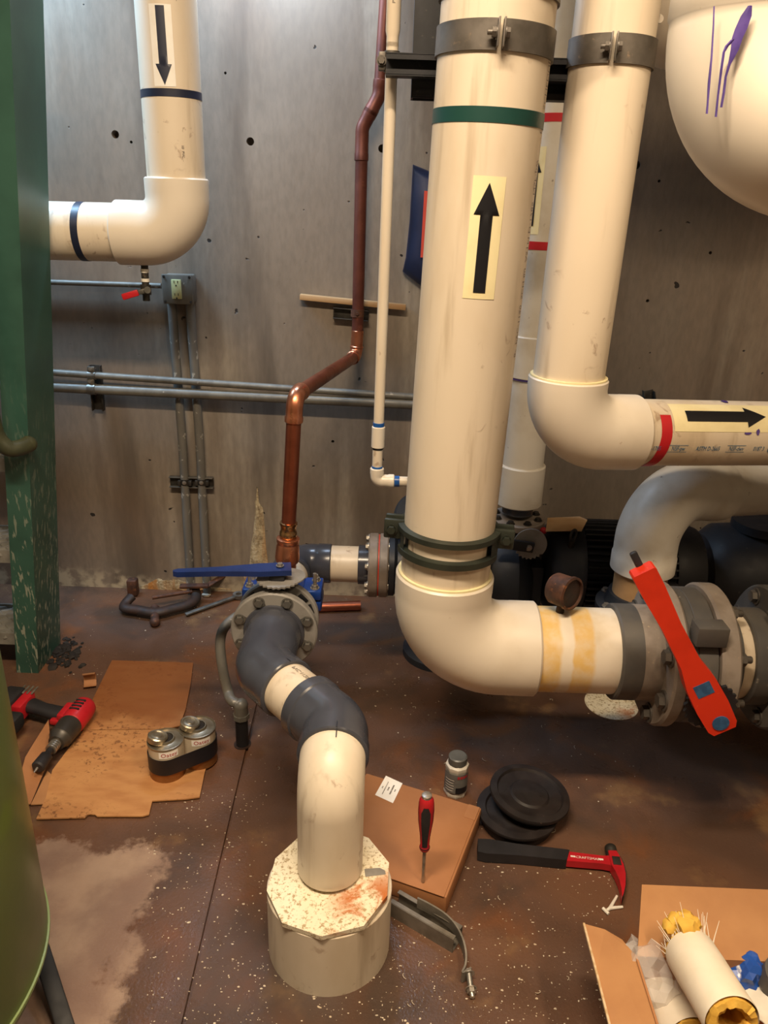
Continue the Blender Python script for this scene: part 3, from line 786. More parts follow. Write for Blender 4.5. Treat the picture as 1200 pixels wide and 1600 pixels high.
# ================================================================== green tank close on the left
zt = .26
e0 = gz(73, 1412, zt); rT = .34
vdir = Vector((e0.x, e0.y, 0)).normalized(); side = Vector((vdir.y, -vdir.x, 0))
tc = e0 - side * rT * 1.0 ; tc.z = 0
r = root('green_tank', 'large glossy green tank cut off by the lower left edge', 'tank', (tc.x, tc.y, 0))
b = B(); b.lathe([(0, .10), (.10, .105), (.20, .13), (.29, .18), (.33, .225), (rT, zt), (rT, .62), (rT - .002, 1.0), (rT - .03, 1.08), (rT - .10, 1.14), (rT - .22, 1.18), (0, 1.19)], tc, Z_, 96); done('shell', b, 'tank_green', r, ang=60)
b = B(); b.lathe([(rT - .001, zt - .004), (rT + .0035, zt - .003), (rT + .0035, zt + .003), (rT - .001, zt + .004)], tc, Z_, 96); done('seam', b, 'tank_edge', r)
for k, a in enumerate((math.atan2(-.55, 1), math.atan2(-.55, 1) + 2 * PI / 3, math.atan2(-.55, 1) + 4 * PI / 3)):
    dv = Vector((math.cos(a), math.sin(a), 0))
    if k == 0:
        q1 = gz(105, 1610, .0); dv = Vector((q1.x - tc.x, q1.y - tc.y, 0)); L = dv.length; dv.normalize()
        foot = tc + dv * (L + .01)
    else: foot = tc + dv * (rT + .02)
    st_, en_ = tc + dv * (rT - .16) + Z_ * .17, foot + Z_ * .012
    if k == 0:
        en_ = gz(106, 1618, .012); q0_ = gz(62, 1478, .07); st_ = q0_ + (q0_ - en_) * .55
    b = B(); slat(b, st_, en_, .034, .02, Z_, .004); done('leg', b, 'rubber', r)

# ================================================================== blue pouch hung on the wall
P = [(645, 257), (672, 268), (716, 282), (722, 432), (690, 452), (657, 446), (629, 424), (634, 402), (640, 345)]
b = B(); pts = [at(x, y, D - .012) for x, y in P]
cen = sum(pts, Vector()) / len(pts)
layers = []
for (k, dy) in ((.985, -.012), (1.0, .004), (.97, .026), (.86, .042), (.5, .054)):
    layers.append([b.bm.verts.new(cen + (p - cen) * k - Y_ * dy) for p in pts])
for l0, l1 in zip(layers[:-1], layers[1:]):
    for i in range(len(P)): b.bm.faces.new((l0[i], l0[(i + 1) % len(P)], l1[(i + 1) % len(P)], l1[i]))
b.bm.faces.new(layers[-1]); b.bm.faces.new(list(reversed(layers[0])))
r = root('vinyl_pouch', 'navy blue vinyl pouch hung on the wall behind the green banded pipe', 'pouch', cen - Z_ * .2)
done('pouch', b, 'navy_cloth', r, ang=70)
b = B(); q = [at(x, y, D - .075) for x, y in ((663, 298), (718, 305), (716, 405), (657, 402))]
b.quad(*q); b.solid(.006); done('panel', b, 'pink', r)
b = B(); b.box(at(690, 268, D - .02), (.012, .04, .012), bev=.002); done('hook', b, 'steel', r)

# ================================================================== copper line
dW, dF = 2.80, 2.02
rc = .0206
r = root('copper_line', 'copper pipe running down the wall then kicking out to the blue saddle', 'pipe', at(450, 890, dF))
t0, t1 = at(603, 0, dW), at(594.5, 128, dW)
t0 = up_to(t0, t1, CEIL)
k1, k2 = at(592, 150, dW), at(566, 200, dW)
low = at(557.5, 530, dW)
kb = at(556, 556, dW); kc = at(461, 618, dF); kd = at(451, 820, dF); ke = at(448, 898, dF)
b = B(); pipe(b, t0, at(594, 135, dW), rc, 24); done('pipe', b, 'copper_dull', r)
b = B(); A_ = at(595, 124, dW); m1 = (k1 + k2) / 2
elbow(b, A_, k1, m1 + (k2 - k1) * .08, .05, rc * 1.08, rc * 1.14, .022, 24); done('elbow', b, 'copper_dull', r)
b = B(); elbow(b, m1 - (k2 - k1) * .08, k2, at(564.5, 252, dW), .05, rc * 1.08, rc * 1.14, .022, 24); done('elbow', b, 'copper_dull', r)
b = B(); pipe(b, at(565, 245, dW), at(558.5, 522, dW), rc, 24); done('pipe', b, 'copper_dull', r)
b = B(); pipe(b, at(558.8, 516, dW), at(557.4, 541, dW), rc * 1.05, 24); done('coupling', b, 'copper', r)
dg_ = (kc - kb).normalized()
b = B(); elbow(b, at(557.4, 540, dW), kb, kb + dg_ * .06, .028, rc * 1.1, rc * 1.2, .018, 24); done('elbow', b, 'copper', r)
b = B(); pipe(b, kb + dg_ * .03, kc - dg_ * .03, rc, 24); done('pipe', b, 'copper_new_dull', r)
dn = (kd - kc).normalized()
b = B(); elbow(b, kc - dg_ * .062, kc, kc + dn * .075, .036, rc * 1.12, rc * 1.22, .016, 24); done('elbow', b, 'copper', r)
b = B(); pipe(b, kc + dn * .05, kd, rc, 24); done('pipe', b, 'copper_new_dull', r)
dn2 = (ke - kd).normalized(); L = (ke - kd).length
def along(f): return kd + dn2 * (L * f)
b = B(); b.tube([along(-.06), along(-.05), along(0.0), along(.02), along(.12), along(.14), along(.22), along(.24)], [rc * 1.05, rc * 1.22, rc * 1.22, rc * 1.1, rc * 1.1, rc * 1.22, rc * 1.22, rc * 1.1], 24); done('coupling', b, 'brass', r)
b = B(); b.tube([along(.24), along(.26), along(.33), along(.36), along(.42), along(.62), along(.66), along(.72), along(.74), along(1.02)], [rc * 1.1, rc * 1.6, rc * 1.6, rc * 1.45, rc * 1.6, rc * 1.72, rc * 1.72, rc * 1.6, rc * 1.3, rc * 1.3], 28); done('adapter', b, 'copper', r)
# strut clip that holds the copper to the wall, with a strip of wood resting on it
s0, s1_ = at(521, 488, D - .012), at(576, 493, D - .012)
r = root('strut_clip', 'dark strut clip behind the copper pipe on the wall', 'strut', s1_)
b = B(); slat(b, s0, s1_, .04, .004, Y_, .001); done('channel_back', b, 'steel_dark', r)
b = B()
for s in (-1, 1): slat(b, s0 + Z_ * s * .018 - Y_ * .011, s1_ + Z_ * s * .018 - Y_ * .011, .004, .024, Y_, .001)
done('channel_lip', b, 'steel_dark', r)
q = on_axis(at(565, 245, dW), low, py=489)
b = B(); b.lathe([(rc + .0005, -.013), (rc + .003, -.013), (rc + .003, .013), (rc + .0005, .013)], q, (at(565, 245, dW) - low), 26); st = done('strap', b, 'rust', r)
bolt(st, q - Y_ * .024, (0, -1, 0), .006, 'rust')
w0, w1 = at(469, 463.5, D - .02), at(634, 480, D - .02)
b = B(); slat(b, w0, w1, .019, .034, Y_, .0015); tag(done('wood_strip', b, 'wood'), 'thin pale wooden strip lying across the wall behind the copper pipe', 'wood strip')

# ================================================================== strut frame with pipe clamps at the top
dM = 1.715; rM = .1095
mA, mB = at(768.7, 120, dM), at(702, 824, dM)
mTop = up_to(mA, mB, CEIL); axM = (mA - mB).normalized()
dR = 1.83; rR = .084
rA, rB = at(951.5, 110, dR), at(889.5, 580, dR)
rTop = up_to(rA, rB, CEIL); axR = (rA - rB).normalized()
dP = 1.905; rPp = .0132
pA, pB = at(611, 130, dP), at(592, 655, dP)
pTop = up_to(pA, pB, CEIL); axP = (pA - pB).normalized()
ys = dM + rM + .006
zs = on_axis(mB, mTop, py=74).z
r = root('pipe_rack', 'dark strut rack with round clamps gripping the tall pipes at the top', 'pipe rack', (at(665, 100, ys).x, ys + .02, zs))
xs0, xs1 = at(603, 98, ys).x, at(985, 110, ys).x
zc = at(650, 101, ys).z
def strut_h(x0, x1, y, z, name):
    b = B(); b.box(((x0 + x1) / 2, y + .04, z), (x1 - x0, .003, .041)); 
    for s in (-1, 1): b.box(((x0 + x1) / 2, y + .02, z + s * .0195), (x1 - x0, .041, .003)); b.box(((x0 + x1) / 2, y + .001, z + s * .014), (x1 - x0, .003, .010))
    return done(name, b, 'black_iron', r, smooth=False)
strut_h(xs0, xs1, ys, zc, 'strut'); strut_h(at(646, 125, ys + .05).x, xs1 - .03, ys + .05, zc - .03, 'strut')
xv0, xv1 = at(648, 40, ys + .05).x, at(690, 40, ys + .05).x
b = B(); xc = (xv0 + xv1) / 2; z0 = zc - .055; wv = xv1 - xv0
b.box((xc, ys + .105, (z0 + CEIL) / 2), (wv, .004, CEIL - z0))
for s in (-1, 1): b.box((xc + s * wv / 2, ys + .08, (z0 + CEIL) / 2), (.004, .05, CEIL - z0))
b.box((xc, ys + .056, (z0 + CEIL) / 2), (wv, .004, CEIL - z0)); done('post', b, 'black_iron', r, smooth=False)
def clamp(o, axis, rr, h, gapang, name='pipe_clamp', lug=True, mat='clamp'):
    m = fr(axis); tow = CAM - o; tow = (tow - axis * tow.dot(axis)).normalized()
    x, y = m.col[0], m.col[1]
    a = math.atan2(tow.dot(y), tow.dot(x)) + gapang
    g = .0045 / rr
    b = B(); b.lathe([(rr + .0005, -h / 2), (rr + .005, -h / 2), (rr + .005, h / 2), (rr + .0005, h / 2)], o, axis, 60, a0=a + g, a1=a + 2 * PI - g, close=True)
    rad = x * math.cos(a) + y * math.sin(a); tg = axis.cross(rad).normalized()
    for s in (-1, 1):
        b.box(o + rad * (rr + .017) + tg * s * .0050, (.026, .0035, h * .92), Matrix((rad, tg, axis)).transposed(), .001)
    c = done(name, b, mat, r)
    if lug:
        q = o + rad * (rr + .018)
        bolt(c, q + tg * .007, tg, .0095, 'clamp'); bolt(c, q - tg * .007, -tg, .0088, 'clamp', nut=True)
    return c
cm = on_axis(mB, mTop, py=72); clamp(cm, axM, rM, .050, .07)
cm2 = on_axis(mB, mTop, py=-20); clamp(cm2, axM, rM, .055, 1.05)
cr = on_axis(rB, rTop, py=87); clamp(cr, axR, rR, .052, .03)
cp = on_axis(pB, pTop, py=97)
b = B(); b.lathe([(rPp + .0005, -.02), (rPp + .0035, -.02), (rPp + .0035, .02), (rPp + .0005, .02)], cp, axP, 26)
b.box(cp - X_ * .021 - Y_ * .004, (.016, .02, .036), bev=.003); pc = done('pipe_clamp', b, 'clamp', r)
bolt(pc, cp - X_ * .022 - Y_ * .015, (0, -1, 0), .008, 'clamp')

# ================================================================== thin white pipe
r = root('thin_pipe', 'thin cream plastic pipe with blue cement bands beside the copper pipe', 'pipe', at(597, 752, dP))
q1 = on_axis(pA, pB, py=735)
bell = on_axis(pA, pB, py=74)
b = B(); pipe(b, bell + axP * .01, q1, rPp, 24); tp = done('pipe', b, 'pvc', r)
b = B(); b.tube([bell, bell + axP * .02, bell + axP * .03, pTop], [rPp, rPp, rPp * 1.18, rPp * 1.18], 24); bp = done('pipe', b, 'pvc', r)
text('PVC-1120 SCH 40 PR 450 PSI', .0085, lambda u, v: cyl_map(bell + axP * .13, axP, rPp * 1.18)(-v, u), 'ink_faint', 'pipe_print', bp)
text('ASTM D-1785', .0085, lambda u, v: cyl_map(bell + axP * .25, axP, rPp * 1.18)(-v, u), 'ink_faint', 'pipe_print', bp)
c0, c1 = on_axis(pA, pB, py=666), on_axis(pA, pB, py=699)
b = B(); collar(b, c0, c1, rPp * 1.3, .002, 24); done('coupling', b, 'pvc_fit', r)
b = B(); pipe(b, on_axis(pA, pB, py=660), c0, rPp * 1.1, 24, .0005); done('cement_band', b, 'blue_primer', r)
b = B(); pipe(b, c1, on_axis(pA, pB, py=702), rPp * 1.06, 24, .0005); done('cement_band', b, 'ink', r)
el0 = on_axis(pA, pB, py=731); elc = on_axis(pA, pB, py=751); elr = at(616, 752, dP)
hx = (at(640, 753, dP) - at(600, 751.7, dP)).normalized()
b = B(); elbow(b, el0, elc, elc + hx * (elr - elc).length * 1.0, .014, rPp * 1.28, rPp * 1.38, .014, 24, .002); done('elbow', b, 'pvc_fit', r)
b = B(); pipe(b, on_axis(pA, pB, py=728), el0, rPp * 1.08, 24, .0005); done('cement_band', b, 'blue_primer', r)
e_ = elc + hx * (elr - elc).length
b = B(); pipe(b, e_, e_ + hx * sz(e_, 8), rPp * 1.1, 24, .0005); done('cement_band', b, 'blue_primer', r)
b = B(); pipe(b, e_ - hx * .005, e_ + hx * .16, rPp, 24); done('pipe', b, 'pvc', r)

# ================================================================== main green-banded pipe
dH = 1.725
mc = on_axis(mA, mB, py=1012); mc.y = dM
hzr = at(975, 1016, dM); hxM = (hzr - at(850, 1014, dM)).normalized()
hxM = Vector((1, .0, 0)).normalized()
zM = at(900, 1015, dM).z
mc = on_axis(mA, mB, py=1010); mc = Vector((mc.x, dM, zM))
hubt = mc + axM * ((on_axis(mA, mB, py=893) - mc).length)
xe = at(834, 1015, dM).x
hubr = Vector((xe, dM, zM))
r = root('pipe_riser', 'widest cream pipe with a green band and an upward arrow, bending right at the bottom', 'pipe', (mc.x, mc.y, mc.z - .12))
RMAIN = r
b = B(); pipe(b, mTop, hubt - axM * .05, rM, 64); vp = done('pipe', b, 'pvc', r)
b = B(); elbow(b, hubt, mc, hubr, .150, .121, .1215, .075, 64, .005); me_ = done('elbow', b, 'pvc_fit', r)
b = B(); b.lathe([(.004, 0), (.006, 0), (.006, .003), (.004, .003)], mc + (CAM - mc).normalized() * .1215 + X_ * .055 - Z_ * .045, CAM - mc, 20); done('mould_mark', b, 'pvc_fit', me_)
xs_ = at(978, 1016, dM).x
STAIN_X = hubr.x - mc.x + .002
M['pvc_stain'] = stained_pipe()
b = B(); pipe(b, hubr - X_ * .05, Vector((xs_, dM, zM)), rM, 64); done('pipe', b, 'pvc_stain', r)
b = B(); b.lathe([(rM, -.003), (.117, -.003), (.1165, .0045), (rM, .0045)], hubt, axM, 64); done('cement_bead', b, 'label_cream', r)
o = on_axis(mA, mB, py=188); b = B(); band(b, o, axM, rM, sz(o, 21), .0012, 64); done('tape_band', b, 'green_tape', r)
o = on_axis(mA, mB, py=370); s1 = sz(o, 1) ; mp = cyl_map(o, axM, rM); mp2 = cyl_map(o, axM, rM, off=.0018); uo = 11 * s1
b = B(); b.rows(lambda u, v: mp(u + uo, v), [(v * s1, -24 * s1, 24 * s1) for v in (-85, -42, 0, 42, 85)], 12); lb = done('arrow_label', b, 'label_cream', r)
b = B(); b.rows(lambda u, v: mp2(u + uo, v), arrow_rows(152 * s1, 18 * s1, 37 * s1, 43 * s1), 8); done('arrow', b, 'ink', lb)
mp3 = cyl_map(on_axis(mA, mB, py=420), axM, rM)
text('8"  PVC-1120  SCH 80  ASTM D-1785  NSF-pw', .020, lambda u, v: mp3(v + rM * 1.27, u + .02), 'ink_faint', 'pipe_print', vp)
mp4 = cyl_map(on_axis(mA, mB, py=240), axM, rM)
text('- PVC SCHEDULE 80 -', .020, lambda u, v: mp4(v + rM * 1.27, u + .12), 'ink_faint', 'pipe_print', vp)
# pressure gauge on the stub
g0 = at(874, 962, dM); g0 = Vector((g0.x, dM, zM + rM)); gc = g0 + Z_ * .052 - Y_ * .0
gax = Vector((.62, -.75, .1)).normalized()
b = B(); b.tube([g0 - Z_ * .012, gc], [.011, .009], 16); gs = done('gauge_stem', b, 'rust_dark', r)
b = B(); b.lathe([(0, -.028), (.036, -.028), (.040, -.022), (.040, .02), (.043, .022), (.043, .03), (.037, .032), (.037, .024), (0, .024)], gc + Z_ * .008, gax, 40); gg = done('gauge', b, 'rust', r)
b = B(); b.lathe([(0, .0245), (.0365, .0245), (.0365, .0255), (0, .0255)], gc + Z_ * .008, gax, 40); done('gauge_face', b, 'rust_dark', gg)

# ================================================================== olive riser clamp around the main pipe
o = on_axis(mA, mB, py=838); rr = rM
r = root('riser_clamp', 'dark olive slotted riser clamp low on the widest pipe', 'clamp', o - Z_ * .05)
m = fr(axM); tow = CAM - o; tow = (tow - axM * tow.dot(axM)).normalized(); a0 = math.atan2(tow.dot(m.col[1]), tow.dot(m.col[0]))
def arcbar(b, zc_, h, th, aa, ab, r0=None):
    r0 = r0 or rr
    b.lathe([(r0 + .001, zc_ - h / 2), (r0 + th, zc_ - h / 2 + .003), (r0 + th, zc_ + h / 2 - .003), (r0 + .001, zc_ + h / 2)], o, axM, 40, a0=a0 + aa, a1=a0 + ab, close=True)
b = B(); arcbar(b, .026, .019, .015, R(-82), R(82)); arcbar(b, -.026, .021, .015, R(-74), R(74))
for s in (-1, 1):
    arcbar(b, 0, .066, .013, R(s * 62) - .08, R(s * 62) + .22 * (1 if s > 0 else 0) + .08)
front = done('front_band', b, 'olive_clamp', r)
b = B(); arcbar(b, .012, .05, .012, R(100), R(260)); back = done('back_band', b, 'olive_clamp', r)
for s in (-1, 1):
    aa = a0 + s * R(91); rad = m.col[0] * math.cos(aa) + m.col[1] * math.sin(aa); tg = axM.cross(rad)
    b = B(); b.box(o + rad * (rr + .022) + axM * .014 - tg * s * .018, (.05, .012, .05), Matrix((rad, tg, axM)).transposed(), .004); done('ear', b, 'olive_clamp', r)
    b = B(); b.box(o + rad * (rr + .022) + axM * .014 + tg * s * .014, (.05, .012, .05), Matrix((rad, tg, axM)).transposed(), .004); done('ear', b, 'olive_clamp', r)
    bolt(r, o + rad * (rr + .028) + axM * .014 - tg * s * .025, -tg * s, .011, 'olive_clamp')

# ================================================================== red-banded pipe
zR = at(1000, 675, 1.86).z
rc_ = on_axis(rA, rB, py=674); rc_ = Vector((rc_.x, dR, at(rc_ and 885, 675, dR).z))
hR = (at(1190, 677.5, 1.97) - rc_); hR = Vector((hR.x, hR.y, hR.z)).normalized()
ht = on_axis(rA, rB, py=588); hr_ = on_axis(rc_, rc_ + hR, px=990)
r = root('pipe_riser', 'cream pipe turning right below the red tape band and right pointing arrow', 'pipe', (rc_.x, rc_.y, rc_.z - .1))
b = B(); pipe(b, rTop, ht - axR * .04, rR, 56); done('pipe', b, 'pvc', r)
b = B(); elbow(b, ht, rc_, hr_, .118, .0942, .0945, .05, 56, .004); done('elbow', b, 'pvc_fit', r)
endR = rc_ + hR * 1.25
b = B(); pipe(b, hr_ - hR * .04, endR, rR, 56); hp = done('pipe', b, 'pvc', r)
b = B(); b.lathe([(rR, -.002), (.0915, -.002), (.091, .003), (rR, .003)], ht, axR, 56); done('cement_bead', b, 'label_cream', r)
o = on_axis(rc_, rc_ + hR, px=1030); s1 = sz(o, 1)
mp = cyl_map(o, hR, rR)     # u>0 goes round, v along the pipe (to the right)
tst = mp(.02, 0) - mp(0, 0); sg = 1 if tst.z > 0 else -1
mpr = lambda u, v: mp(sg * u, v)
b = B(); w_ = 18 * s1
n = 16; g = []
for i in range(n + 1):
    u = .045 - .175 * i / n; sl = max(0, -.01 - u) * .09
    g.append([b.bm.verts.new(mpr(u, -w_ / 2 - .034 - sl * 1.0)), b.bm.verts.new(mpr(u, w_ / 2 - .034 - sl * 1.0))])
for p, q in zip(g[:-1], g[1:]): b.bm.faces.new((p[0], p[1], q[1], q[0]))
done('tape_band', b, 'red_tape', r)
o2 = on_axis(rc_, rc_ + hR, px=1091); mq = cyl_map(o2, hR, rR); mq2 = cyl_map(o2, hR, rR, off=.0018)
s2 = sz(o2, 1)
b = B(); b.rows(lambda u, v: mq(sg * u, v), [(v * s2, .003 * 1, .083) for v in (-77, -38, 0, 38, 77, 110, 140)], 10); lb = done('arrow_label', b, 'label_cream', r)
b = B(); b.rows(lambda u, v: mq2(sg * (u + .043), v + .024), arrow_rows(138 * s2, 15 * s2 * 1.2, 29 * s2 * 1.2, 34 * s2), 6); done('arrow', b, 'ink', lb)
def rtext(s, px, size, mat='ink_blue'):
    oo = on_axis(rc_, rc_ + hR, px=px - 24); mm_ = cyl_map(oo, hR, rR)
    text(s, size, lambda u, v: mm_(sg * (v * 1.5 - .040), u), mat, 'pipe_print', hp)
rtext('ASTM D-1785', 1012, .0115); rtext('NSF-pw', 1057, .0115); rtext('ASTM D-2665', 1102, .0115); rtext('NSF-dwv', 1145, .0115); rtext('0187 3', 1179, .0115)
for px in (1056, 1144):
    oo = on_axis(rc_, rc_ + hR, px=px - 24); mm_ = cyl_map(oo, hR, rR); b = B()
    hw = .027
    for k in (-1, 1): b.rows(lambda u, v: mm_(sg * u, v), [(-hw, -.040 + k * .009 - .0006, -.040 + k * .009 + .0006), (hw, -.040 + k * .009 - .0006, -.040 + k * .009 + .0006)], 2)
    done('print_box', b, 'ink_blue', hp)
oo = on_axis(rc_, rc_ + hR, px=1199 - 24); mm_ = cyl_map(oo, hR, rR); b = B()
for i in range(24):
    a, c = 2 * PI * i / 24, 2 * PI * (i + 1) / 24
    f = lambda q, R_: mm_(sg * (-.040 + R_ * math.sin(q)), R_ * math.cos(q))
    b.quad(f(a, .010), f(c, .010), f(c, .0125), f(a, .0125))
done('print_ring', b, 'ink_blue', hp); rtext('S', 1199, .017)
for (px, u0, w0, h0) in ((1118, .105, .018, .022), (1133, .0, .02, .006), (1148, .004, .010, .016)):
    oo = on_axis(rc_, rc_ + hR, px=px); mm_ = cyl_map(oo, hR, rR, off=.002); b = B()
    b.rows(lambda u, v: mm_(sg * u, v), [(-w0 / 2, u0 - .001, u0 + .003), (-w0 / 5, u0 - h0 / 2, u0 + h0 / 3), (w0 / 4, u0 - h0 / 2, u0 + h0 / 2), (w0 / 2, u0, u0 + .003)], 3); done('primer_smear', b, 'ink_purple', hp)

# ================================================================== back pipe with two red bands
dB = 2.42
kA, kB = at(874, 160, dB), at(813.5, 750, dB); axB = (kA - kB).normalized(); kT = up_to(kA, kB, CEIL)
rBk = .069
r = root('pipe_riser', 'pale pipe with two red bands squeezed behind the two tallest pipes', 'pipe', on_axis(kA, kB, py=800))
b = B(); pipe(b, kT, on_axis(kA, kB, py=745), rBk, 44); done('pipe', b, 'pvc_cool', r)
for py in (187, 383):
    o = on_axis(kA, kB, py=py); b = B(); band(b, o, axB, rBk, sz(o, 12), .0012, 44); done('tape_band', b, 'red_tape', r)
b = B(); collar(b, on_axis(kA, kB, py=523), on_axis(kA, kB, py=588), rBk + .008, .003, 44); done('coupling', b, 'pvc_cool', r)
o = on_axis(kA, kB, py=588); b = B(); band(b, o, axB, rBk, .008, .006, 44); done('primer_band', b, 'ink_purple', r)
c0 = on_axis(kA, kB, py=724); c1 = on_axis(kA, kB, py=786)
b = B(); collar(b, c0, c1, rBk + .008, .004, 44); done('coupling', b, 'pvc_cool', r)
o = on_axis(kA, kB, py=300); s1 = sz(o, 1); mp = cyl_map(o, axB, rBk); mp2 = cyl_map(o, axB, rBk, off=.0018)
b = B(); b.rows(lambda u, v: mp(u - 27 * s1, v), [(v * s1, -15 * s1, 15 * s1) for v in (-62, -30, 0, 30, 62)], 8); lb = done('arrow_label', b, 'label_cream', r)
b = B(); b.rows(lambda u, v: mp2(u - 27 * s1, v), arrow_rows(100 * s1, 11 * s1, 22 * s1, 24 * s1), 6); done('arrow', b, 'ink', lb)
b = B(); pipe(b, c1 + axB * .005, on_axis(kA, kB, py=800), .052, 40); done('hub', b, 'pvc_grey', r)
f0 = on_axis(kA, kB, py=808)
b = B(); flange(b, f0 - axB * .022, axB, .094, .024); fl = done('flange', b, 'flange_warm', r)
for p in ring_pts(f0 + axB * .002, axB, .073, 8, .35): bolt(fl, p, axB, .0105, 'steel_dark')

# ================================================================== big elbow top right, and the one behind it
dE = 1.25; rE = .132
ec = at(1168, 196, dE)
et = ec + Z_ * .168; eo = Vector((.78, -.62, 0)).normalized(); er = ec + eo * .34
r = root('pipe_drop', 'large cream elbow streaked with purple primer at the upper right corner', 'pipe', ec - Z_ * .14)
b = B(); pipe(b, Vector((et.x, et.y, CEIL)), et - Z_ * .05, rE - .018, 64); done('pipe', b, 'pvc', r)
b = B(); elbow(b, et, ec, er, .118, rE - .003, rE, .045, 72, .004, 20); eb = done('elbow', b, 'pvc_fit', r)
b = B(); pipe(b, er - eo * .05, er + eo * 1.8, rE - .018, 64); done('pipe', b, 'pvc', r)
mp = cyl_map(at(1168, 100, dE), Z_, rE, off=.0015)
def drip(pts, name='primer_run'):
    # pts: photo (px, py, half width px) on the hub surface
    b = B(); rows = []
    for (px, py, hw) in pts:
        d = ray(px, py); o_ = at(1168, 100, dE)
        # intersect with the vertical hub cylinder
        ox, oy = CAM.x - o_.x, CAM.y - o_.y
        a_ = d.x ** 2 + d.y ** 2; b_ = 2 * (ox * d.x + oy * d.y); c_ = ox * ox + oy * oy - rE ** 2
        t = (-b_ - math.sqrt(max(b_ * b_ - 4 * a_ * c_, 0))) / (2 * a_)
        p = CAM + d * t; s_ = hw * t / FPX * 1.0
        ang = math.atan2(p.y - o_.y, p.x - o_.x)
        rows.append((ang, p.z, s_ / rE, o_))
    g = []
    for (ang, z, da, o_) in rows:
        g.append([b.bm.verts.new(Vector((o_.x + (rE + k) * math.cos(ang + q), o_.y + (rE + k) * math.sin(ang + q), z))) for q, k in ((-da, .0006), (0, .0022), (da, .0006))])
    for p, q in zip(g[:-1], g[1:]):
        for i in range(2): b.bm.faces.new((p[i], p[i + 1], q[i + 1], q[i]))
    return done(name, b, 'ink_purple', eb)
drip([(1116, 10, 1.2), (1115, 40, 1.4), (1112, 90, 1.6), (1108, 130, 2.2), (1106, 160, 1.6), (1104.5, 178, 1.8)])
drip([(1172, 9, 3), (1166, 25, 8), (1158, 45, 9), (1152, 60, 8), (1148, 78, 6), (1140, 100, 2.2), (1134, 120, 1.8), (1131, 145, 2), (1127, 168, 1.8)])
drip([(1146, 62, 4), (1136, 72, 3), (1131, 82, 2), (1127, 110, 2), (1122, 150, 1.6), (1118.5, 183, 1.8)])
for (px, py, rr_) in ((1194 - 12, 139, .009), (1178, 76, .009)):
    p = at(px, py, dE - rE - .0); q = Vector((px, py, 0))
    ang = -PI / 2 - (1168 - px) * sz(ec, 1) / rE
    pt = Vector((ec.x + rE * math.cos(ang), ec.y + rE * math.sin(ang), at(px, py, dE - rE * .98).z))
    b = B(); b.lathe([(rr_ - .0018, -.002), (rr_ - .0018, .0025), (rr_, .0025), (rr_, -.002)], pt, Vector((math.cos(ang), math.sin(ang), 0)), 24, close=True); done('mould_mark', b, 'pvc_fit', eb)
def etext(s, px, py, size):
    ang = -PI / 2 - (1168 - px) * sz(ec, 1) / rE; z = at(px, py, dE - rE).z
    text(s, size, lambda u, v: Vector((ec.x + (rE + .001) * math.cos(ang + u / rE), ec.y + (rE + .001) * math.sin(ang + u / rE), z + v)), 'pvc_cool', 'moulded_text', eb)
etext('D2467', 1196, 57, .012); etext('PVC I', 1198, 30, .012)
# elbow behind, between red-banded pipe and big elbow
dQ = 2.2
qc = at(1000, 22, dQ); 
r = root('pipe_drop', 'cream elbow half hidden between the red banded pipe and the big corner elbow', 'pipe', qc - Z_ * .12)
b = B(); elbow(b, qc + Z_ * .2, qc, qc + X_ * .23, .12, .118, .122, .05, 56, .004); eq = done('elbow', b, 'pvc_fit', r)
b = B(); pipe(b, qc + Z_ * .15, Vector((qc.x, qc.y, CEIL)), .108, 48); done('pipe', b, 'pvc', r)
b = B(); pipe(b, qc + X_ * .18, Vector((ROOM['x1'], qc.y, qc.z)), .108, 48); done('pipe', b, 'pvc', r)
pm = at(1030, 30, dQ - .118); b = B(); b.lathe([(0, 0), (.009, 0), (.009, .004), (0, .004)], pm, (0, -1, .1), 20); b.box(pm - Y_ * .004, (.002, .002, .016)); done('mould_mark', b, 'pvc_fit', eq)

# ================================================================== four inch drain line (front)
ZL = .45
fF = gz(428, 988, ZL); X0 = fF.x; dFl = fF.y
r4, rh4 = .064, .0755
P1 = Vector((X0, gz(424, 1046, ZL).y, ZL))
bp = gz(514.5, 1468); d_base = bp.y
P3 = Vector((gz(516, 1345, .21).x, d_base + .022, ZL))
P2 = Vector((P3.x, gz(512, 1138, ZL).y, ZL))
r = root('drain_line', 'dark grey and white offset pipe from the flanged valve down into the floor sleeve', 'pipe', (P3.x, P3.y, .19))
fdir = Vector((0, -1, 0))
b = B(); flange(b, (X0, dFl + .026, ZL), fdir, .1185, .026, 0, 64, .004); fl = done('flange', b, 'flange_grey', r)
b = B(); b.lathe([(.069, 0), (.084, .0), (.082, .006), (.069, .010)], (X0, dFl, ZL), fdir, 48); done('hub_ring', b, 'pvc_grey', r)
for p in ring_pts((X0, dFl - .001, ZL), fdir, .0995, 8, PI / 8): bolt(fl, p, fdir, .0118, 'steel')
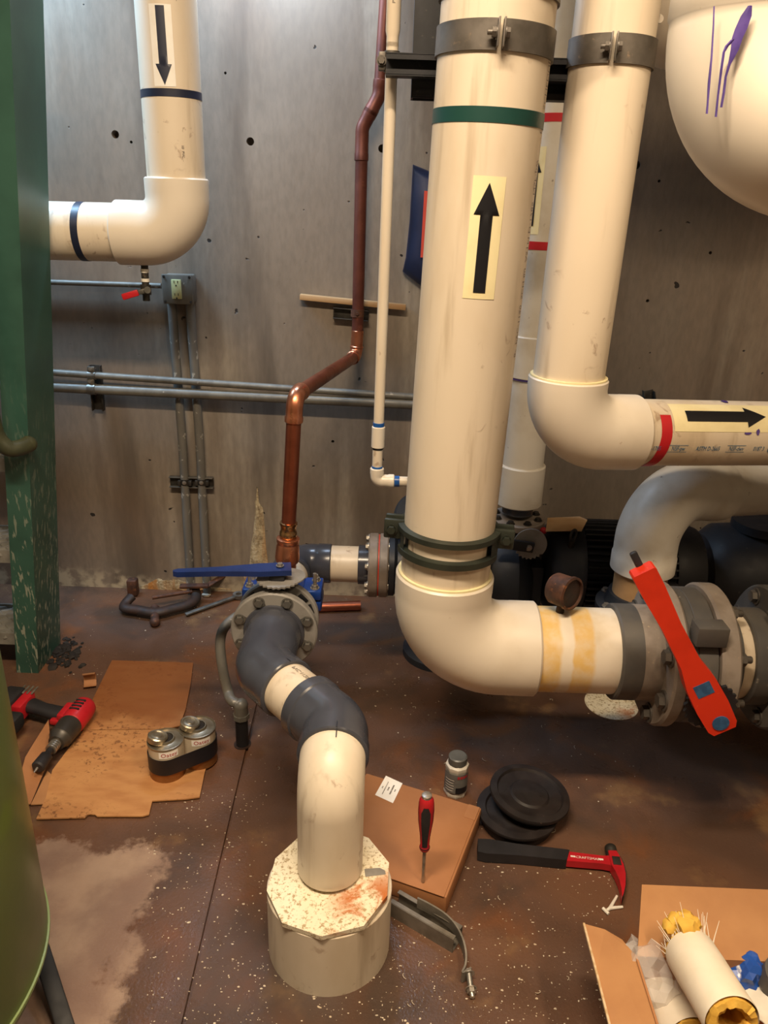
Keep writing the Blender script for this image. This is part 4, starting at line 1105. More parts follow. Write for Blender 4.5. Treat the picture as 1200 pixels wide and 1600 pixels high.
# each bolt sits in a shallow dark slot of the plastic flange
for p in ring_pts((X0, dFl, ZL), fdir, .0935, 8, PI / 8):
    b = B()
    radv = (p - Vector((X0, dFl, ZL))).normalized(); b.box(p - Y_ * .0005 - radv * .006, (.030, .026, .002), Matrix((radv, radv.cross(fdir), fdir)).transposed(), .0)
    done('bolt_pad', b, 'pvc_grey_dirty', fl)
d12 = (P2 - P1).normalized()
L12 = (P2 - P1).length
eA = Vector((X0, dFl + .004, ZL))
b = B(); elbow(b, eA, P1, P1 + d12 * (L12 * .36), .085, rh4 * .985, rh4, .03, 48, .003); done('elbow', b, 'pvc_grey', r)
b = B(); pipe(b, P1 + d12 * (L12 * .30), P1 + d12 * (L12 * .76), r4 * 1.03, 44); slv = done('pipe', b, 'pvc', r)
eE = Vector((P3.x, P3.y + .052, ZL))
b = B(); elbow(b, P1 + d12 * (L12 * .64), P2, eE, .075, rh4 * .985, rh4 * 1.03, .03, 48, .003); done('elbow', b, 'pvc_grey', r)
lidz = gz(515, 1360, .19).z
bz = .197
b = B(); elbow(b, eE + Y_ * .036, P3, Vector((P3.x, P3.y, bz)), .075, .0705, .071, .012, 48, .003, 18, .064); we = done('elbow', b, 'pvc_wear', r)
# pencil marks across the joints, print on the sleeve
mk = B(); tw = (CAM - eE).normalized()
pm = eE + Vector((.0, 0, 1)) * rh4 * 1.02; slat(mk, pm + Vector((.008, .018, .0022)), pm + Vector((.008, -.0, .0022)), .0022, .001, Z_, 0); slat(mk, pm + Vector((.008, -.0, -.006)), pm + Vector((.008, -.018, -.011)), .0022, .001, Z_, 0)
done('pencil_mark', mk, 'ink', r, smooth=False)
oS = P1 + d12 * (L12 * .5); mS = cyl_map(oS, d12, r4 * 1.03, toward=Vector((.5, -.1, .9)))
text('PVC-1120', .015, lambda u, v: mS(v + .012, u), 'ink_faint', 'pipe_print', slv)
b = B(); mj = cyl_map(P1 + d12 * (L12 * .36), d12, rh4, toward=Vector((.25, -.1, 1))); b.rows(lambda u, v: mj(u, v), [(-.014, -.001, .001), (.0, -.001, .001)], 2); done('pencil_mark', b, 'ink', r, smooth=False)
text('CHARLOTTE', .0095, lambda u, v: cyl_map(Vector((P3.x, P3.y, bz + .016)), Z_, .071)(u + .004, v), 'pvc_cool', 'moulded_text', we)
# floor sleeve with the eight sided lid
r = root('floor_sleeve', 'short wide cream pipe sleeve standing on the floor under the drain elbow', 'pipe sleeve', (bp.x, d_base, 0))
rs = .1355
b = B(); b.lathe([(rs - .012, 0), (rs, 0), (rs, .168), (rs - .002, .17), (rs - .010, .17), (rs - .012, .168)], (bp.x, d_base, 0), Z_, 64, close=True); done('sleeve', b, 'pvc_wear', r)
b = B(); random.seed(4)
pl = []
for i in range(10):
    a = 2 * PI * i / 10 + .28; k = random.uniform(.95, 1.045)
    pl.append(((rs + .002) * k * math.cos(a), (rs + .002) * k * math.sin(a)))
b.prism(pl, .012, Matrix.Translation((bp.x, d_base, .1795)) @ Matrix.Rotation(.055, 4, 'X') @ Matrix.Rotation(-.03, 4, 'Y')); b.bev(.0015, 2, 50)
ld = root('sleeve_lid', 'rust stained ten sided board lying on the floor sleeve around the drain elbow', 'lid', (bp.x, d_base, .18)); done('board', b, 'lid', ld)
b = B(); b.box((bp.x + .098, d_base + .012, .1945), (.045, .02, .003), Matrix.Rotation(.15, 3, 'Z'), .001); done('tape_patch', b, 'flange_grey', ld)

# ================================================================== blue lever butterfly valve
yv0, yv1 = dFl + .026, dFl + .026 + .05
yc = (yv0 + yv1) / 2
r = root('butterfly_valve', 'butterfly valve with a long blue lever between two grey flanges', 'valve', (X0, yc, ZL - .1))
b = B(); b.lathe([(.05, 0), (.088, 0), (.088, .046), (.05, .046)], (X0, yv0 + .002, ZL), Y_, 48); done('body', b, 'black_iron', r)
zlev = .615
b = B(); b.box((X0 + .006, yc, ZL + .118), (.042, .040, .09), bev=.006); done('neck', b, 'black_iron', r)
plc = gz(427, 911, zlev - .022); hub = gz(434, 899, zlev)
hub = Vector((X0 + .008, yc, zlev))
b = B(); pts = []
for i in range(25):
    a = PI + .1 + (PI * .98) * i / 24
    rr_ = .060 if i % 2 else .054
    pts.append((rr_ * math.cos(a), rr_ * math.sin(a)))
pts = [(x, y) for x, y in pts] + [(.04, .02), (-.04, .02)]
b.prism(pts, .005, Matrix.Translation(hub - Z_ * .03) @ Matrix.Rotation(-.3, 4, 'Z')); done('notch_plate', b, 'flange_grey', r, smooth=False)
tip = gz(270, 890, zlev + .012)
dl = (tip - hub); dl.z = 0; Ll = dl.length; dl.normalize(); nl = Z_.cross(dl)
b = B(); outl = [(-.035, -.026), (.05, -.026), (.09, -.021), (.16, -.014), (Ll - .012, -.011), (Ll, -.004), (Ll, .004), (Ll - .012, .011), (.16, .014), (.09, .021), (.05, .026), (-.035, .026)]
b.prism(outl, .015, T(hub - Z_ * .006, Matrix((dl, nl, Z_)).transposed())); b.bev(.004, 2, 25); lev = done('lever', b, 'blue_lever', r)
bolt(lev, hub + Z_ * .012 - dl * .005, Z_, .008, 'zinc')
b = B(); b.lathe([(.0, 0), (.04, 0), (.048, .0), (.048, .004), (0, .004)], (X0 + .03, yc + .03, zlev - .036), Z_, 40); done('top_plate', b, 'flange_grey', r)

# ================================================================== suction line behind: flange, saddle stub, grey elbow, nipple, pump flange
yb = yv1
r = root('suction_line', 'dark grey elbow and cream nipple leading from the blue valve to the pump', 'pipe', (X0, yb, ZL - .1))
b = B(); flange(b, (X0, yb, ZL), Y_, .1145, .024, 0, 64, .004); fl2 = done('flange', b, 'flange_grey', r)
b = B(); b.lathe([(0, 0), (.08, 0), (.078, .02), (0, .02)], (X0, yb + .024, ZL), Y_, 48); done('hub_ring', b, 'pvc_grey', r)
for p in ring_pts((X0, yb + .0245, ZL), Y_, .095, 8, PI / 8): bolt(fl2, p, Y_, .0115, 'steel', nut=True)
b = B()
for a in (.75, .35, 2.4, 2.8): 
    q = Vector((X0 + .098 * math.cos(a), yb - .001, ZL + .098 * math.sin(a))); b.box(q, (.03, .003, .014), Matrix.Rotation(-(a + PI / 2), 3, 'Y'), .001)
done('bolt_slot', b, 'black_iron', fl2)
yE = gz(535, 881, ZL).y
r4, rh4 = .0572, .064
b = B(); pipe(b, (X0, yb + .02, ZL), (X0, yE - .06, ZL), r4, 44); done('pipe', b, 'pvc', r)
xn0, xn1, xf0, xf1, xf2 = [at(px, 880, yE).x for px in (518, 560, 576, 592, 606)]
b = B(); elbow(b, (X0, yE - .10, ZL), (X0, yE, ZL), (xn0, yE, ZL), .065, rh4 * .97, rh4, .05, 48, .003); done('elbow', b, 'pvc_grey', r)
b = B(); pipe(b, (xn0 - .03, yE, ZL), (xn1 + .02, yE, ZL), r4 * 1.03, 44); done('nipple', b, 'pvc', r)
b = B(); pipe(b, (xn1, yE, ZL), (xf0 + .004, yE, ZL), rh4, 44); done('hub', b, 'pvc_grey', r)
b = B(); flange(b, (xf0, yE, ZL), X_, .104, xf1 - xf0 - .002, 0, 64, .004); fa = done('flange', b, 'flange_warm', r)
b = B(); flange(b, (xf1 - .002, yE, ZL), X_, .101, .003, 0, 56, .0005); done('gasket', b, 'orange', r)
b = B(); flange(b, (xf1 + .001, yE, ZL), X_, .104, xf2 - xf1, 0, 64, .004); fb = done('flange', b, 'flange_warm', r)
for p in ring_pts((xf0, yE, ZL), X_, .087, 8, PI / 8): bolt(fa, p, -X_, .0105, 'zinc')
for p in ring_pts((xf2 + .001, yE, ZL), X_, .087, 8, PI / 8): bolt(fb, p, X_, .0105, 'zinc', nut=True)
# blue saddle that takes the copper
ysd = dF
r = root('pipe_saddle', 'bright blue bolted saddle gripping the stub below the copper pipe', 'saddle', (X0, ysd, ZL - .07))
b = B(); b.lathe([(r4 + .001, -.05), (r4 + .016, -.046), (r4 + .020, 0), (r4 + .016, .046), (r4 + .001, .05)], (X0, ysd, ZL), Y_, 48, a0=0, a1=2 * PI, close=True); done('shell', b, 'blue_valve', r)
for s in (-1, 1):
    b = B(); b.box((X0 + s * .088, ysd, ZL + .032), (.055, .095, .03), bev=.006); b.box((X0 + s * .088, ysd, ZL - .004), (.055, .095, .03), bev=.006); done('ear', b, 'blue_valve', r)
    bolt(r, (X0 + s * .095, ysd - .025, ZL + .047), Z_, .010, 'zinc', nut=True); bolt(r, (X0 + s * .095, ysd + .025, ZL + .047), Z_, .010, 'zinc', nut=True)
    b = B(); b.tube([(X0 + s * .095, ysd - .025, ZL + .04), (X0 + s * .095, ysd - .025, ZL + .095)], .0055, 12); done('stud', b, 'zinc', r)
b = B(); b.tube([(ke.x, ke.y, ZL + .05), (ke.x, ke.y, ke.z + .004)], [.042, .034], 28); done('outlet', b, 'blue_valve', r)

# ================================================================== pump with motor behind the pipes
yP = yE + .06
r = root('pump', 'dark pump with a finned motor behind the green banded pipe', 'pump', (at(760, 950, yP).x, yP, 0))
xk = at(700, 900, yP).x
b = B(); b.tube([(xf2 + .003, yE, ZL), (xf2 + .02, yE, ZL), (xf2 + .03, yE, ZL), (xf2 + .10, yE, ZL), (xk, yP, ZL - .02), (xk + .08, yP, ZL - .05)], [.098, .098, .085, .095, .115, .13], 40); done('suction_diffuser', b, 'pump_paint', r)
rp_ = at(664, 812, yE + .02)
rax = Vector((.15, -.62, .77))
b = B(); b.lathe([(.066, -.012), (.096, -.012), (.102, -.006), (.102, .006), (.096, .012), (.066, .012)], rp_, rax, 48, close=True); b.lathe([(0, -.004), (.068, -.004), (.068, .002), (0, .002)], rp_, rax, 40); b.tube([rp_ - rax * .002, rp_ - rax * .12], [.07, .085], 32); done('strainer_cap', b, 'pump_paint', r)
px_ = gz(625, 1012).x + .125
b = B(); b.lathe([(0, 0), (.135, 0), (.135, .025), (.115, .045), (.095, .10), (.095, .36), (0, .38)], (px_ + .02, yP + .14, 0), Z_, 48); done('pedestal', b, 'pump_paint', r)
xv = at(806, 900, dB).x
zV = .34
b = B(); b.lathe([(0, -.09), (.10, -.09), (.17, -.06), (.185, -.02), (.185, .03), (.16, .06), (.11, .09), (0, .09)], (xv - .05, dB, zV), X_, 48); done('volute', b, 'pump_paint', r)
b = B(); b.tube([(f0.x, dB, zV + .05), (f0.x, dB, f0.z - .09)], [.085, .075], 36); b.lathe([(0, 0), (.095, 0), (.095, .02), (0, .02)], (f0.x, dB, f0.z - .095), Z_, 44); done('discharge', b, 'pump_paint', r)
xm0, xm1, xm2 = [at(px, 880, dB).x for px in (846, 900, 1035)]
zmo = at(900, 820, dB - .02).z - .165
b = B(); b.lathe([(0, 0), (.12, 0), (.145, .015), (.155, .04), (.155, xm1 - xm0 - .015), (.162, xm1 - xm0), (0, xm1 - xm0)], (xm0, dB, zmo), X_, 48); done('bell_housing', b, 'pump_paint', r)
b = B(); b.lathe([(0, 0), (.145, 0), (.145, xm2 - xm1), (0, xm2 - xm1)], (xm1, dB, zmo), X_, 48); mt = done('motor', b, 'black_iron', r)
b = B(); nf = 44
for i in range(nf):
    a = 2 * PI * i / nf; dv = Vector((0, math.cos(a), math.sin(a)))
    b.box(Vector(((xm1 + xm2) / 2, dB, zmo)) + dv * .155, (xm2 - xm1 - .004, .006, .026), Matrix((X_, X_.cross(dv), dv)).transposed())
done('cooling_fins', b, 'black_iron', mt, smooth=False, kind='stuff')
b = B(); b.lathe([(0, 0), (.162, 0), (.165, .01), (.165, .06), (.15, .10), (0, .11)], (xm2, dB, zmo), X_, 48); done('fan_cover', b, 'black_iron', r)
b = B(); b.box(((xm1 + xm2) / 2 - .1, dB, .10), (.10, .26, .20), bev=.01); b.box(((xm1 + xm2) / 2 - .1, dB, .02), (xm2 - xm0, .34, .04), bev=.008); done('foot', b, 'pump_paint', r)
le = at(896, 836, dB - .11); b = B()
b.tube([le + Vector((0, .012 * math.cos(2 * PI * i / 20), .018 * math.sin(2 * PI * i / 20))) + Vector((.012 * math.cos(2 * PI * i / 20), 0, 0)) for i in range(21)], .0045, 10); b.tube([le - Z_ * .018, le - Z_ * .055 + Y_ * .02], [.009, .012], 14); done('lifting_eye', b, 'steel_dark', r)
pw = [at(855, 814, dB + .03), at(905, 812, dB + .03), at(917, 817, dB + .02), at(908, 834, dB - .10), at(893, 833, dB - .10), at(852, 834, dB - .10)]
b = B(); g1 = [b.bm.verts.new(p + Z_ * .012) for p in pw]; b.bm.faces.new(g1); b.solid(.004)
tag(done('card_scrap', b, 'tan_paper'), 'tan cardboard scrap lying on top of the pump motor', 'cardboard')
# valve on the pump discharge
yVv = dB
r = root('butterfly_valve', 'black butterfly valve with a notched grey disc under the red banded back pipe', 'valve', (f0.x, dB, f0.z - .12))
b = B(); b.lathe([(0, 0), (.080, 0), (.080, .046), (0, .046)], (f0.x, dB, f0.z - .073), Z_, 44); done('body', b, 'black_iron', r)
hb = at(829, 856, dB - .15)
b = B(); b.box((hb.x - .0, dB - .10, hb.z + .0), (.055, .10, .05), bev=.006); done('neck', b, 'black_iron', r)
pts = []
for i in range(48):
    a = 2 * PI * i / 48; sr = .054
    low_ = PI * 1.02 < a < PI * 1.8
    if low_: sr = .054 if i % 2 else .047
    pts.append((sr * math.cos(a), sr * math.sin(a)))
b = B(); b.prism(pts, .005, T(at(828, 850, dB - .155), Matrix((X_, Z_, -Y_)).transposed())); done('notch_disc', b, 'flange_grey', r, smooth=False)
l0, l1 = at(834, 856, dB - .175), at(770, 846, dB - .185)
b = B(); slat(b, l0, l1, .036, .014, Y_, .005); lv2 = done('lever', b, 'black_iron', r)
bolt(lv2, at(826, 856, dB - .182), (0, -1, 0), .008, 'zinc')
b = B(); b.box(at(822, 905, dB - .02), (.09, .14, .16), bev=.01); done('actuator_block', b, 'pump_paint', r)
b = B(); b.blob(at(849, 829, dB - .08), .012, 2); done('red_cap', b, 'red_tape', r)

# ================================================================== sweep elbow behind the orange valve
dS_ = 2.13
sw0 = at(1003, 889, dS_); swc = at(1022, 768, dS_)
swd = (at(1185, 768, 2.36) - at(1022, 772, dS_)).normalized()
sup = (swc - sw0).normalized()
r = root('pipe_sweep', 'dusty cream sweep elbow rising behind the orange lever', 'pipe', Vector((sw0.x, sw0.y, 0)))
b = B(); elbow(b, sw0, swc, swc + swd * .285, .14, .0925, .0955, .05, 56, .004, 20); done('elbow', b, 'pvc_cool', r)
b = B(); pipe(b, swc + swd * .26, swc + swd * .75, .084, 48); done('pipe', b, 'pvc_cool', r)
low_ = sw0 - sup * .10
b = B(); pipe(b, sw0 + sup * .04, low_, .079, 48); done('pipe', b, 'wood', r)
b = B(); b.lathe([(0, 0), (.12, 0), (.125, .01), (.125, .03), (.10, .036), (.09, .07), (0, .07)], low_ - sup * .05, sup, 44); b.tube([low_ - sup * .04, low_ - sup * .12 + Y_ * .06], [.085, .085], 36); done('pump_flange', b, 'pump_paint', r)
for p in ring_pts(low_ - sup * .014, sup, .108, 6, .3): bolt(r, p, sup, .010, 'zinc')

# second pump casing in the dark at the right
r = root('pump', 'black pump casing in shadow at the right edge below the sweep elbow', 'pump', (at(1150, 900, 2.55).x, 2.55, 0))
pc_ = at(1175, 900, 2.55); pc_.z = max(pc_.z, .3)
b = B(); b.lathe([(0, -.2), (.15, -.2), (.19, -.15), (.20, 0), (.19, .15), (.17, .3), (0, .3)], pc_, X_, 48); done('casing', b, 'black_iron', r)
b = B(); b.box((pc_.x, 2.55, .1), (.5, .3, .2), bev=.01); done('foot', b, 'black_iron', r)
b = B(); b.lathe([(0, 0), (.11, 0), (.11, .03), (0, .03)], pc_ + Z_ * .19, Z_, 40); done('port', b, 'black_iron', r)

# ================================================================== orange lever valve on the main pipe
r = root('butterfly_valve', 'large grey flanged butterfly valve with a bright orange lever', 'valve', (at(1070, 1018, dM).x, dM, zM - .18))
xa = {k: at(k, 1018, dM).x for k in (952, 984, 1014, 1036, 1082, 1111, 1131, 1150, 1185, 1230)}
cA = lambda k: Vector((xa[k], dM, zM))
b = B(); b.tube([cA(952), cA(952) + X_ * .004, cA(984)], [.119, .123, .123], 56); done('hub', b, 'pvc_grey_dirty', r)
b = B(); b.tube([cA(984), cA(1014)], [.1225, .1225], 56); done('flange_boss', b, 'flange_warm', r)
rF = .184
b = B(); flange(b, cA(1014), X_, rF, xa[1036] - xa[1014], 0, 72, .006); f1 = done('flange', b, 'flange_warm', r)
ph = .30
for p in ring_pts(cA(1014), X_, .153, 8, ph): bolt(f1, p, -X_, .019, 'clamp')
b = B(); b.lathe([(0, 0), (.165, 0), (.172, .006), (.172, .022), (.170, .024), (.172, .026), (.172, xa[1082] - xa[1036] - .006), (.165, xa[1082] - xa[1036]), (0, xa[1082] - xa[1036])], cA(1036), X_, 72); bd = done('body', b, 'pvc_grey_dirty', r)
q = at(1100, 994, dM - .175)
b = B(); b.box(Vector(((xa[1036] + xa[1082]) / 2 + .004, dM - .135, at(1100, 994, dM - .15).z)), (xa[1082] - xa[1036] - .002, .05, .05), bev=.003); done('lug', b, 'pvc_grey_dirty', bd)
b = B(); flange(b, cA(1082), X_, rF, xa[1111] - xa[1082], 0, 72, .006); f2 = done('flange', b, 'flange_warm', r)
for p in ring_pts(cA(1111), X_, .153, 8, ph): bolt(f2, p, X_, .0165, 'clamp', nut=True)
b = B(); pipe(b, cA(1111), cA(1131), .123, 56); done('hub', b, 'pvc_grey_dirty', r)
b = B(); pipe(b, cA(1131) - X_ * .03, cA(1150) + X_ * .03, rM, 56); done('nipple', b, 'pvc', r)
b = B(); pipe(b, cA(1150), cA(1185), .124, 56, .004); done('hub', b, 'pvc_grey_dirty', r)
b = B(); flange(b, cA(1185), X_, rF, .05, 0, 72, .006); f3 = done('flange', b, 'pvc_grey_dirty', r)
for p in ring_pts(cA(1185), X_, .153, 8, ph): bolt(f3, p, -X_, .0165, 'clamp')
b = B(); pipe(b, cA(1185) + X_ * .05, Vector((ROOM['x1'], dM, zM)), .123, 48); done('pipe', b, 'pvc_grey_dirty', r)
# stem, notch disc and lever
vc = (cA(1036) + cA(1082)) / 2
best = None
for ai in range(-10, 76, 2):
    a = R(ai); s_ = Vector((0, -math.cos(a), -math.sin(a)))
    for Ls in (.20, .21, .22, .23, .245, .26):
        q = proj(vc + s_ * Ls); e = (q[0] - 1118) ** 2 + (q[1] - 1112) ** 2
        if best is None or e < best[0]: best = (e, a, Ls)
_, sa, Ls = best; st = Vector((0, -math.cos(sa), -math.sin(sa))); wv_ = Vector((0, -math.sin(sa), math.cos(sa)))
hb = vc + st * Ls
best = None
for gi in range(20, 130, 1):
    for Lh in (.36, .39, .42, .45, .48, .51, .54):
        dv = -X_ * math.cos(R(gi)) + wv_ * math.sin(R(gi)); q = proj(hb + dv * Lh); e = (q[0] - 996) ** 2 + (q[1] - 882) ** 2
        if best is None or e < best[0]: best = (e, gi, Lh)
_, gi, Lh = best; dv = (-X_ * math.cos(R(gi)) + wv_ * math.sin(R(gi))).normalized(); wd = st.cross(dv).normalized()
print('ORANGE', math.degrees(sa), Ls, gi, Lh, proj(hb), proj(hb + dv * Lh))
b = B(); b.tube([vc + st * .15, hb - st * .012], [.035, .03], 24); done('neck', b, 'black_iron', r)
pts = [((.062 if i % 2 else .055) * math.cos(2 * PI * i / 44), (.062 if i % 2 else .055) * math.sin(2 * PI * i / 44)) for i in range(44)]
b = B(); b.prism(pts, .008, T(hb - st * .026, Matrix((dv, wd, dv.cross(wd))).transposed())); done('notch_disc', b, 'black_iron', r, smooth=False)
b = B(); Hh = Lh
prof = [(-.045, .026), (-.03, .034), (.03, .037), (.10, .034), (.16, .023), (Hh - .15, .021), (Hh - .05, .026), (Hh - .004, .026), (Hh, .022)]
pl = [(x, -w_) for x, w_ in prof] + [(x, w_) for x, w_ in reversed(prof)]
nrm = dv.cross(wd)
if nrm.dot(st) < 0: wd = -wd; nrm = -nrm
b.prism(pl, .034, T(hb - st * .012, Matrix((dv, wd, nrm)).transposed())); b.bev(.006, 3, 25); lev = done('lever', b, 'orange', r)
face = hb + st * .0222
b = B(); b.box(face + dv * .085, (.034, .038, .0014), Matrix((dv, wd, nrm)).transposed()); done('sticker', b, 'sticker_blue', lev)
b = B(); b.lathe([(0, 0), (.019, 0), (.019, .002), (0, .003)], face - dv * .018, nrm, 28); done('hub_cap', b, 'sticker_blue', lev)
b = B(); slat(b, hb - st * .014 + dv * (Hh - .12), hb - st * .014 + dv * (Hh + .035), .016, .012, nrm, .004); done('trigger', b, 'black_iron', lev)

# ================================================================== grey pipe looping from behind the valve to the floor
pts = [at(398, 952, 2.08), at(372, 962, 2.06), at(351, 980, 2.02), at(344, 1005, 2.0), at(348, 1045, 1.97), at(356, 1080, 1.95), at(368, 1094, 1.94), at(381, 1100, 1.93)]
ft = gz(378, 1163)
r = root('drain_tube', 'bent grey tube curling past the grey flange into the floor', 'tube', (ft.x, ft.y, 0))
pts[-1] = Vector((ft.x + .002, ft.y, at(381, 1102, ft.y).z)); pts[-2] = pts[-1] + Vector((-.03, .012, .008))
b = B(); b.tube(smooth_path(pts, 10), .0152, 20); done('tube', b, 'conduit', r)
tp = pts[-1]
b = B(); b.blob(tp, .022, 2); b.tube([tp, tp - Z_ * .035], [.021, .021], 20); b.tube([tp - Z_ * .03, tp - Z_ * .045], [.025, .025], 8); done('elbow', b, 'conduit', r)
b = B(); b.tube([tp - Z_ * .03, Vector((tp.x, tp.y, 0))], [.019, .019], 20); done('stub', b, 'black_iron', r)
b = B(); b.lathe([(.0, .0), (.026, 0), (.026, .002), (0, .003)], (tp.x, tp.y, 0), Z_, 28); done('floor_collar', b, 'rust_dark', r)

# ================================================================== things on the floor
def sheet(name, px, z, th, mat, parent=None, zs=None):
    b = B(); P = [gz(x, y, zs[i] if zs else z) for i, (x, y) in enumerate(px)]
    lo_ = [b.bm.verts.new(p) for p in P]; b.bm.faces.new(lo_)
    b.solid(th); return done(name, b, mat, parent, smooth=False)
r = root('cardboard_sheet', 'flattened oil spotted cardboard sheet on the floor under the two cans', 'cardboard', gz(180, 1190))
sheet('panel', [(175, 1033), (302, 1037), (298, 1070), (290, 1110), (281, 1135), (262, 1140), (130, 1142), (126, 1138), (147, 1090)], .005, -.004, 'card_sheet', r)
sheet('panel', [(130, 1143), (262, 1141), (300, 1150), (330, 1175), (320, 1208), (312, 1247), (290, 1250), (238, 1253), (233, 1274), (222, 1277), (152, 1277), (148, 1274), (138, 1274), (133, 1279), (57, 1281), (72, 1248), (82, 1205), (108, 1170), (126, 1150)], .005, -.004, 'card_sheet', r)
b = B()
for (a, c) in (((104, 1180), (111, 1163)), ((76, 1234), (86, 1217)), ((241, 1231), (247, 1222)), ((172, 1085), (232, 1079))):
    slat(b, gz(*a, .0056), gz(*c, .0056), .006 if a[0] != 172 else .002, .0008, Z_, 0)
done('slot', b, 'soil', r, smooth=False)
r = root('cardboard_flap', 'folded cardboard flap tilted up beneath the red drill', 'cardboard', gz(65, 1210))
sheet('panel', [(76, 1124), (80, 1180), (62, 1222), (48, 1256), (18, 1262), (40, 1182), (52, 1162)], 0, -.004, 'card_in', r, [.05, .014, .012, .011, .03, .05, .05])
sheet('panel', [(48, 1257), (70, 1256), (82, 1212), (74, 1204)], .008, -.003, 'card', r)
b = B(); p = gz(140, 1066, .016); b.lathe([(.022, -.02), (.024, -.02), (.024, .02), (.022, .02)], p + Z_ * .008, (1, .3, 0), 24, a0=-2.4, a1=1.6, close=True)
tag(done('cardboard_curl', b, 'card_in'), 'small curled brown cardboard scrap beside the stair foot', 'cardboard')

# --- drill
pb_, pt_ = gz(134, 1106, .045), gz(57, 1203, .045)
xd = (pt_ - pb_); xd.z = 0; Ld = xd.length; xd.normalize(); yd = Z_.cross(xd)
k = Ld / .285
m3d = Matrix((xd, yd, Z_)).transposed()
r = root('cordless_drill', 'red and black cordless drill lying on its side on the cardboard', 'drill', (pb_.x, pb_.y, 0.009), m3d)
S = lambda *a: Vector(a) * k
zc = .042
b = B(); b.tube([S(-.01, 0, zc), S(0, 0, zc), S(.02, 0, zc), S(.085, 0, zc), S(.095, 0, zc)], [.026 * k, .034 * k, .037 * k, .037 * k, .03 * k], 28, flat=(1, 1)); done('motor_housing', b, 'tool_red', r, True)
b = B()
for i in range(4): b.box(S(.02 + i * .014, .0, zc + .036), (.006 * k, .03 * k, .006 * k), bev=.001)
done('vent', b, 'tool_black', r, True)
b = B(); b.box(S(.055, -.032, zc + .012), tuple(S(.07, .028, .03)), bev=.006); done('trigger_guard', b, 'tool_red', r, True)
b = B(); b.tube([S(.09, 0, zc), S(.10, 0, zc), S(.15, 0, zc), S(.155, 0, zc), S(.16, 0, zc), S(.178, 0, zc)], [.033 * k, .036 * k, .034 * k, .034 * k, .029 * k, .024 * k], 28); done('gearbox', b, 'tool_grey', r, True)
b = B()
for i in range(4): b.lathe([(.0, 0), (.016 * k, 0), (.0165 * k, .003 * k), (.016 * k, .006 * k), (0, .006 * k)], S(.178 + i * .008, 0, zc), X_, 24)
done('chuck_ring', b, 'zinc', r, True)
b = B(); b.tube([S(.205, 0, zc), S(.225, 0, zc), S(.23, 0, zc - .002), S(.275, 0, zc - .004), S(.28, 0, zc - .004)], [.010 * k, .010 * k, .017 * k, .019 * k, .015 * k], 20); ch = done('bit_holder', b, 'tool_black', r, True)
b = B(); b.tube([S(.28, 0, zc - .004), S(.297, 0, zc - .005)], [.004 * k, .002 * k], 12); done('bit', b, 'zinc', ch, True)
b = B(); b.tube([S(.05, -.02, zc), S(.048, -.06, zc), S(.036, -.12, zc), S(.024, -.165, zc)], [.026 * k, .023 * k, .021 * k, .024 * k], 24, flat=(1.15, .85)); done('handle', b, 'tool_black', r, True)
b = B(); b.box(S(.085, -.05, zc), tuple(S(.02, .035, .018)), bev=.005); done('trigger', b, 'tool_red', r, True)
b = B(); b.box(S(.03, -.185, zc), tuple(S(.085, .035, .055)), bev=.008); done('foot', b, 'tool_red', r, True)
b = B(); b.box(S(.035, -.232, zc), tuple(S(.115, .06, .07)), bev=.01); done('battery', b, 'tool_black', r, True)
b = B(); b.box(S(.115, -.20, zc + .004), tuple(S(.055, .11, .05)), bev=.012); done('side_clip', b, 'rubber', r, True)
b = B()
for i in range(4): b.box(S(-.012, -.17 - i * .014, zc + .03), tuple(S(.04, .006, .004)), bev=.001)
done('belt_clip', b, 'zinc', r, True)

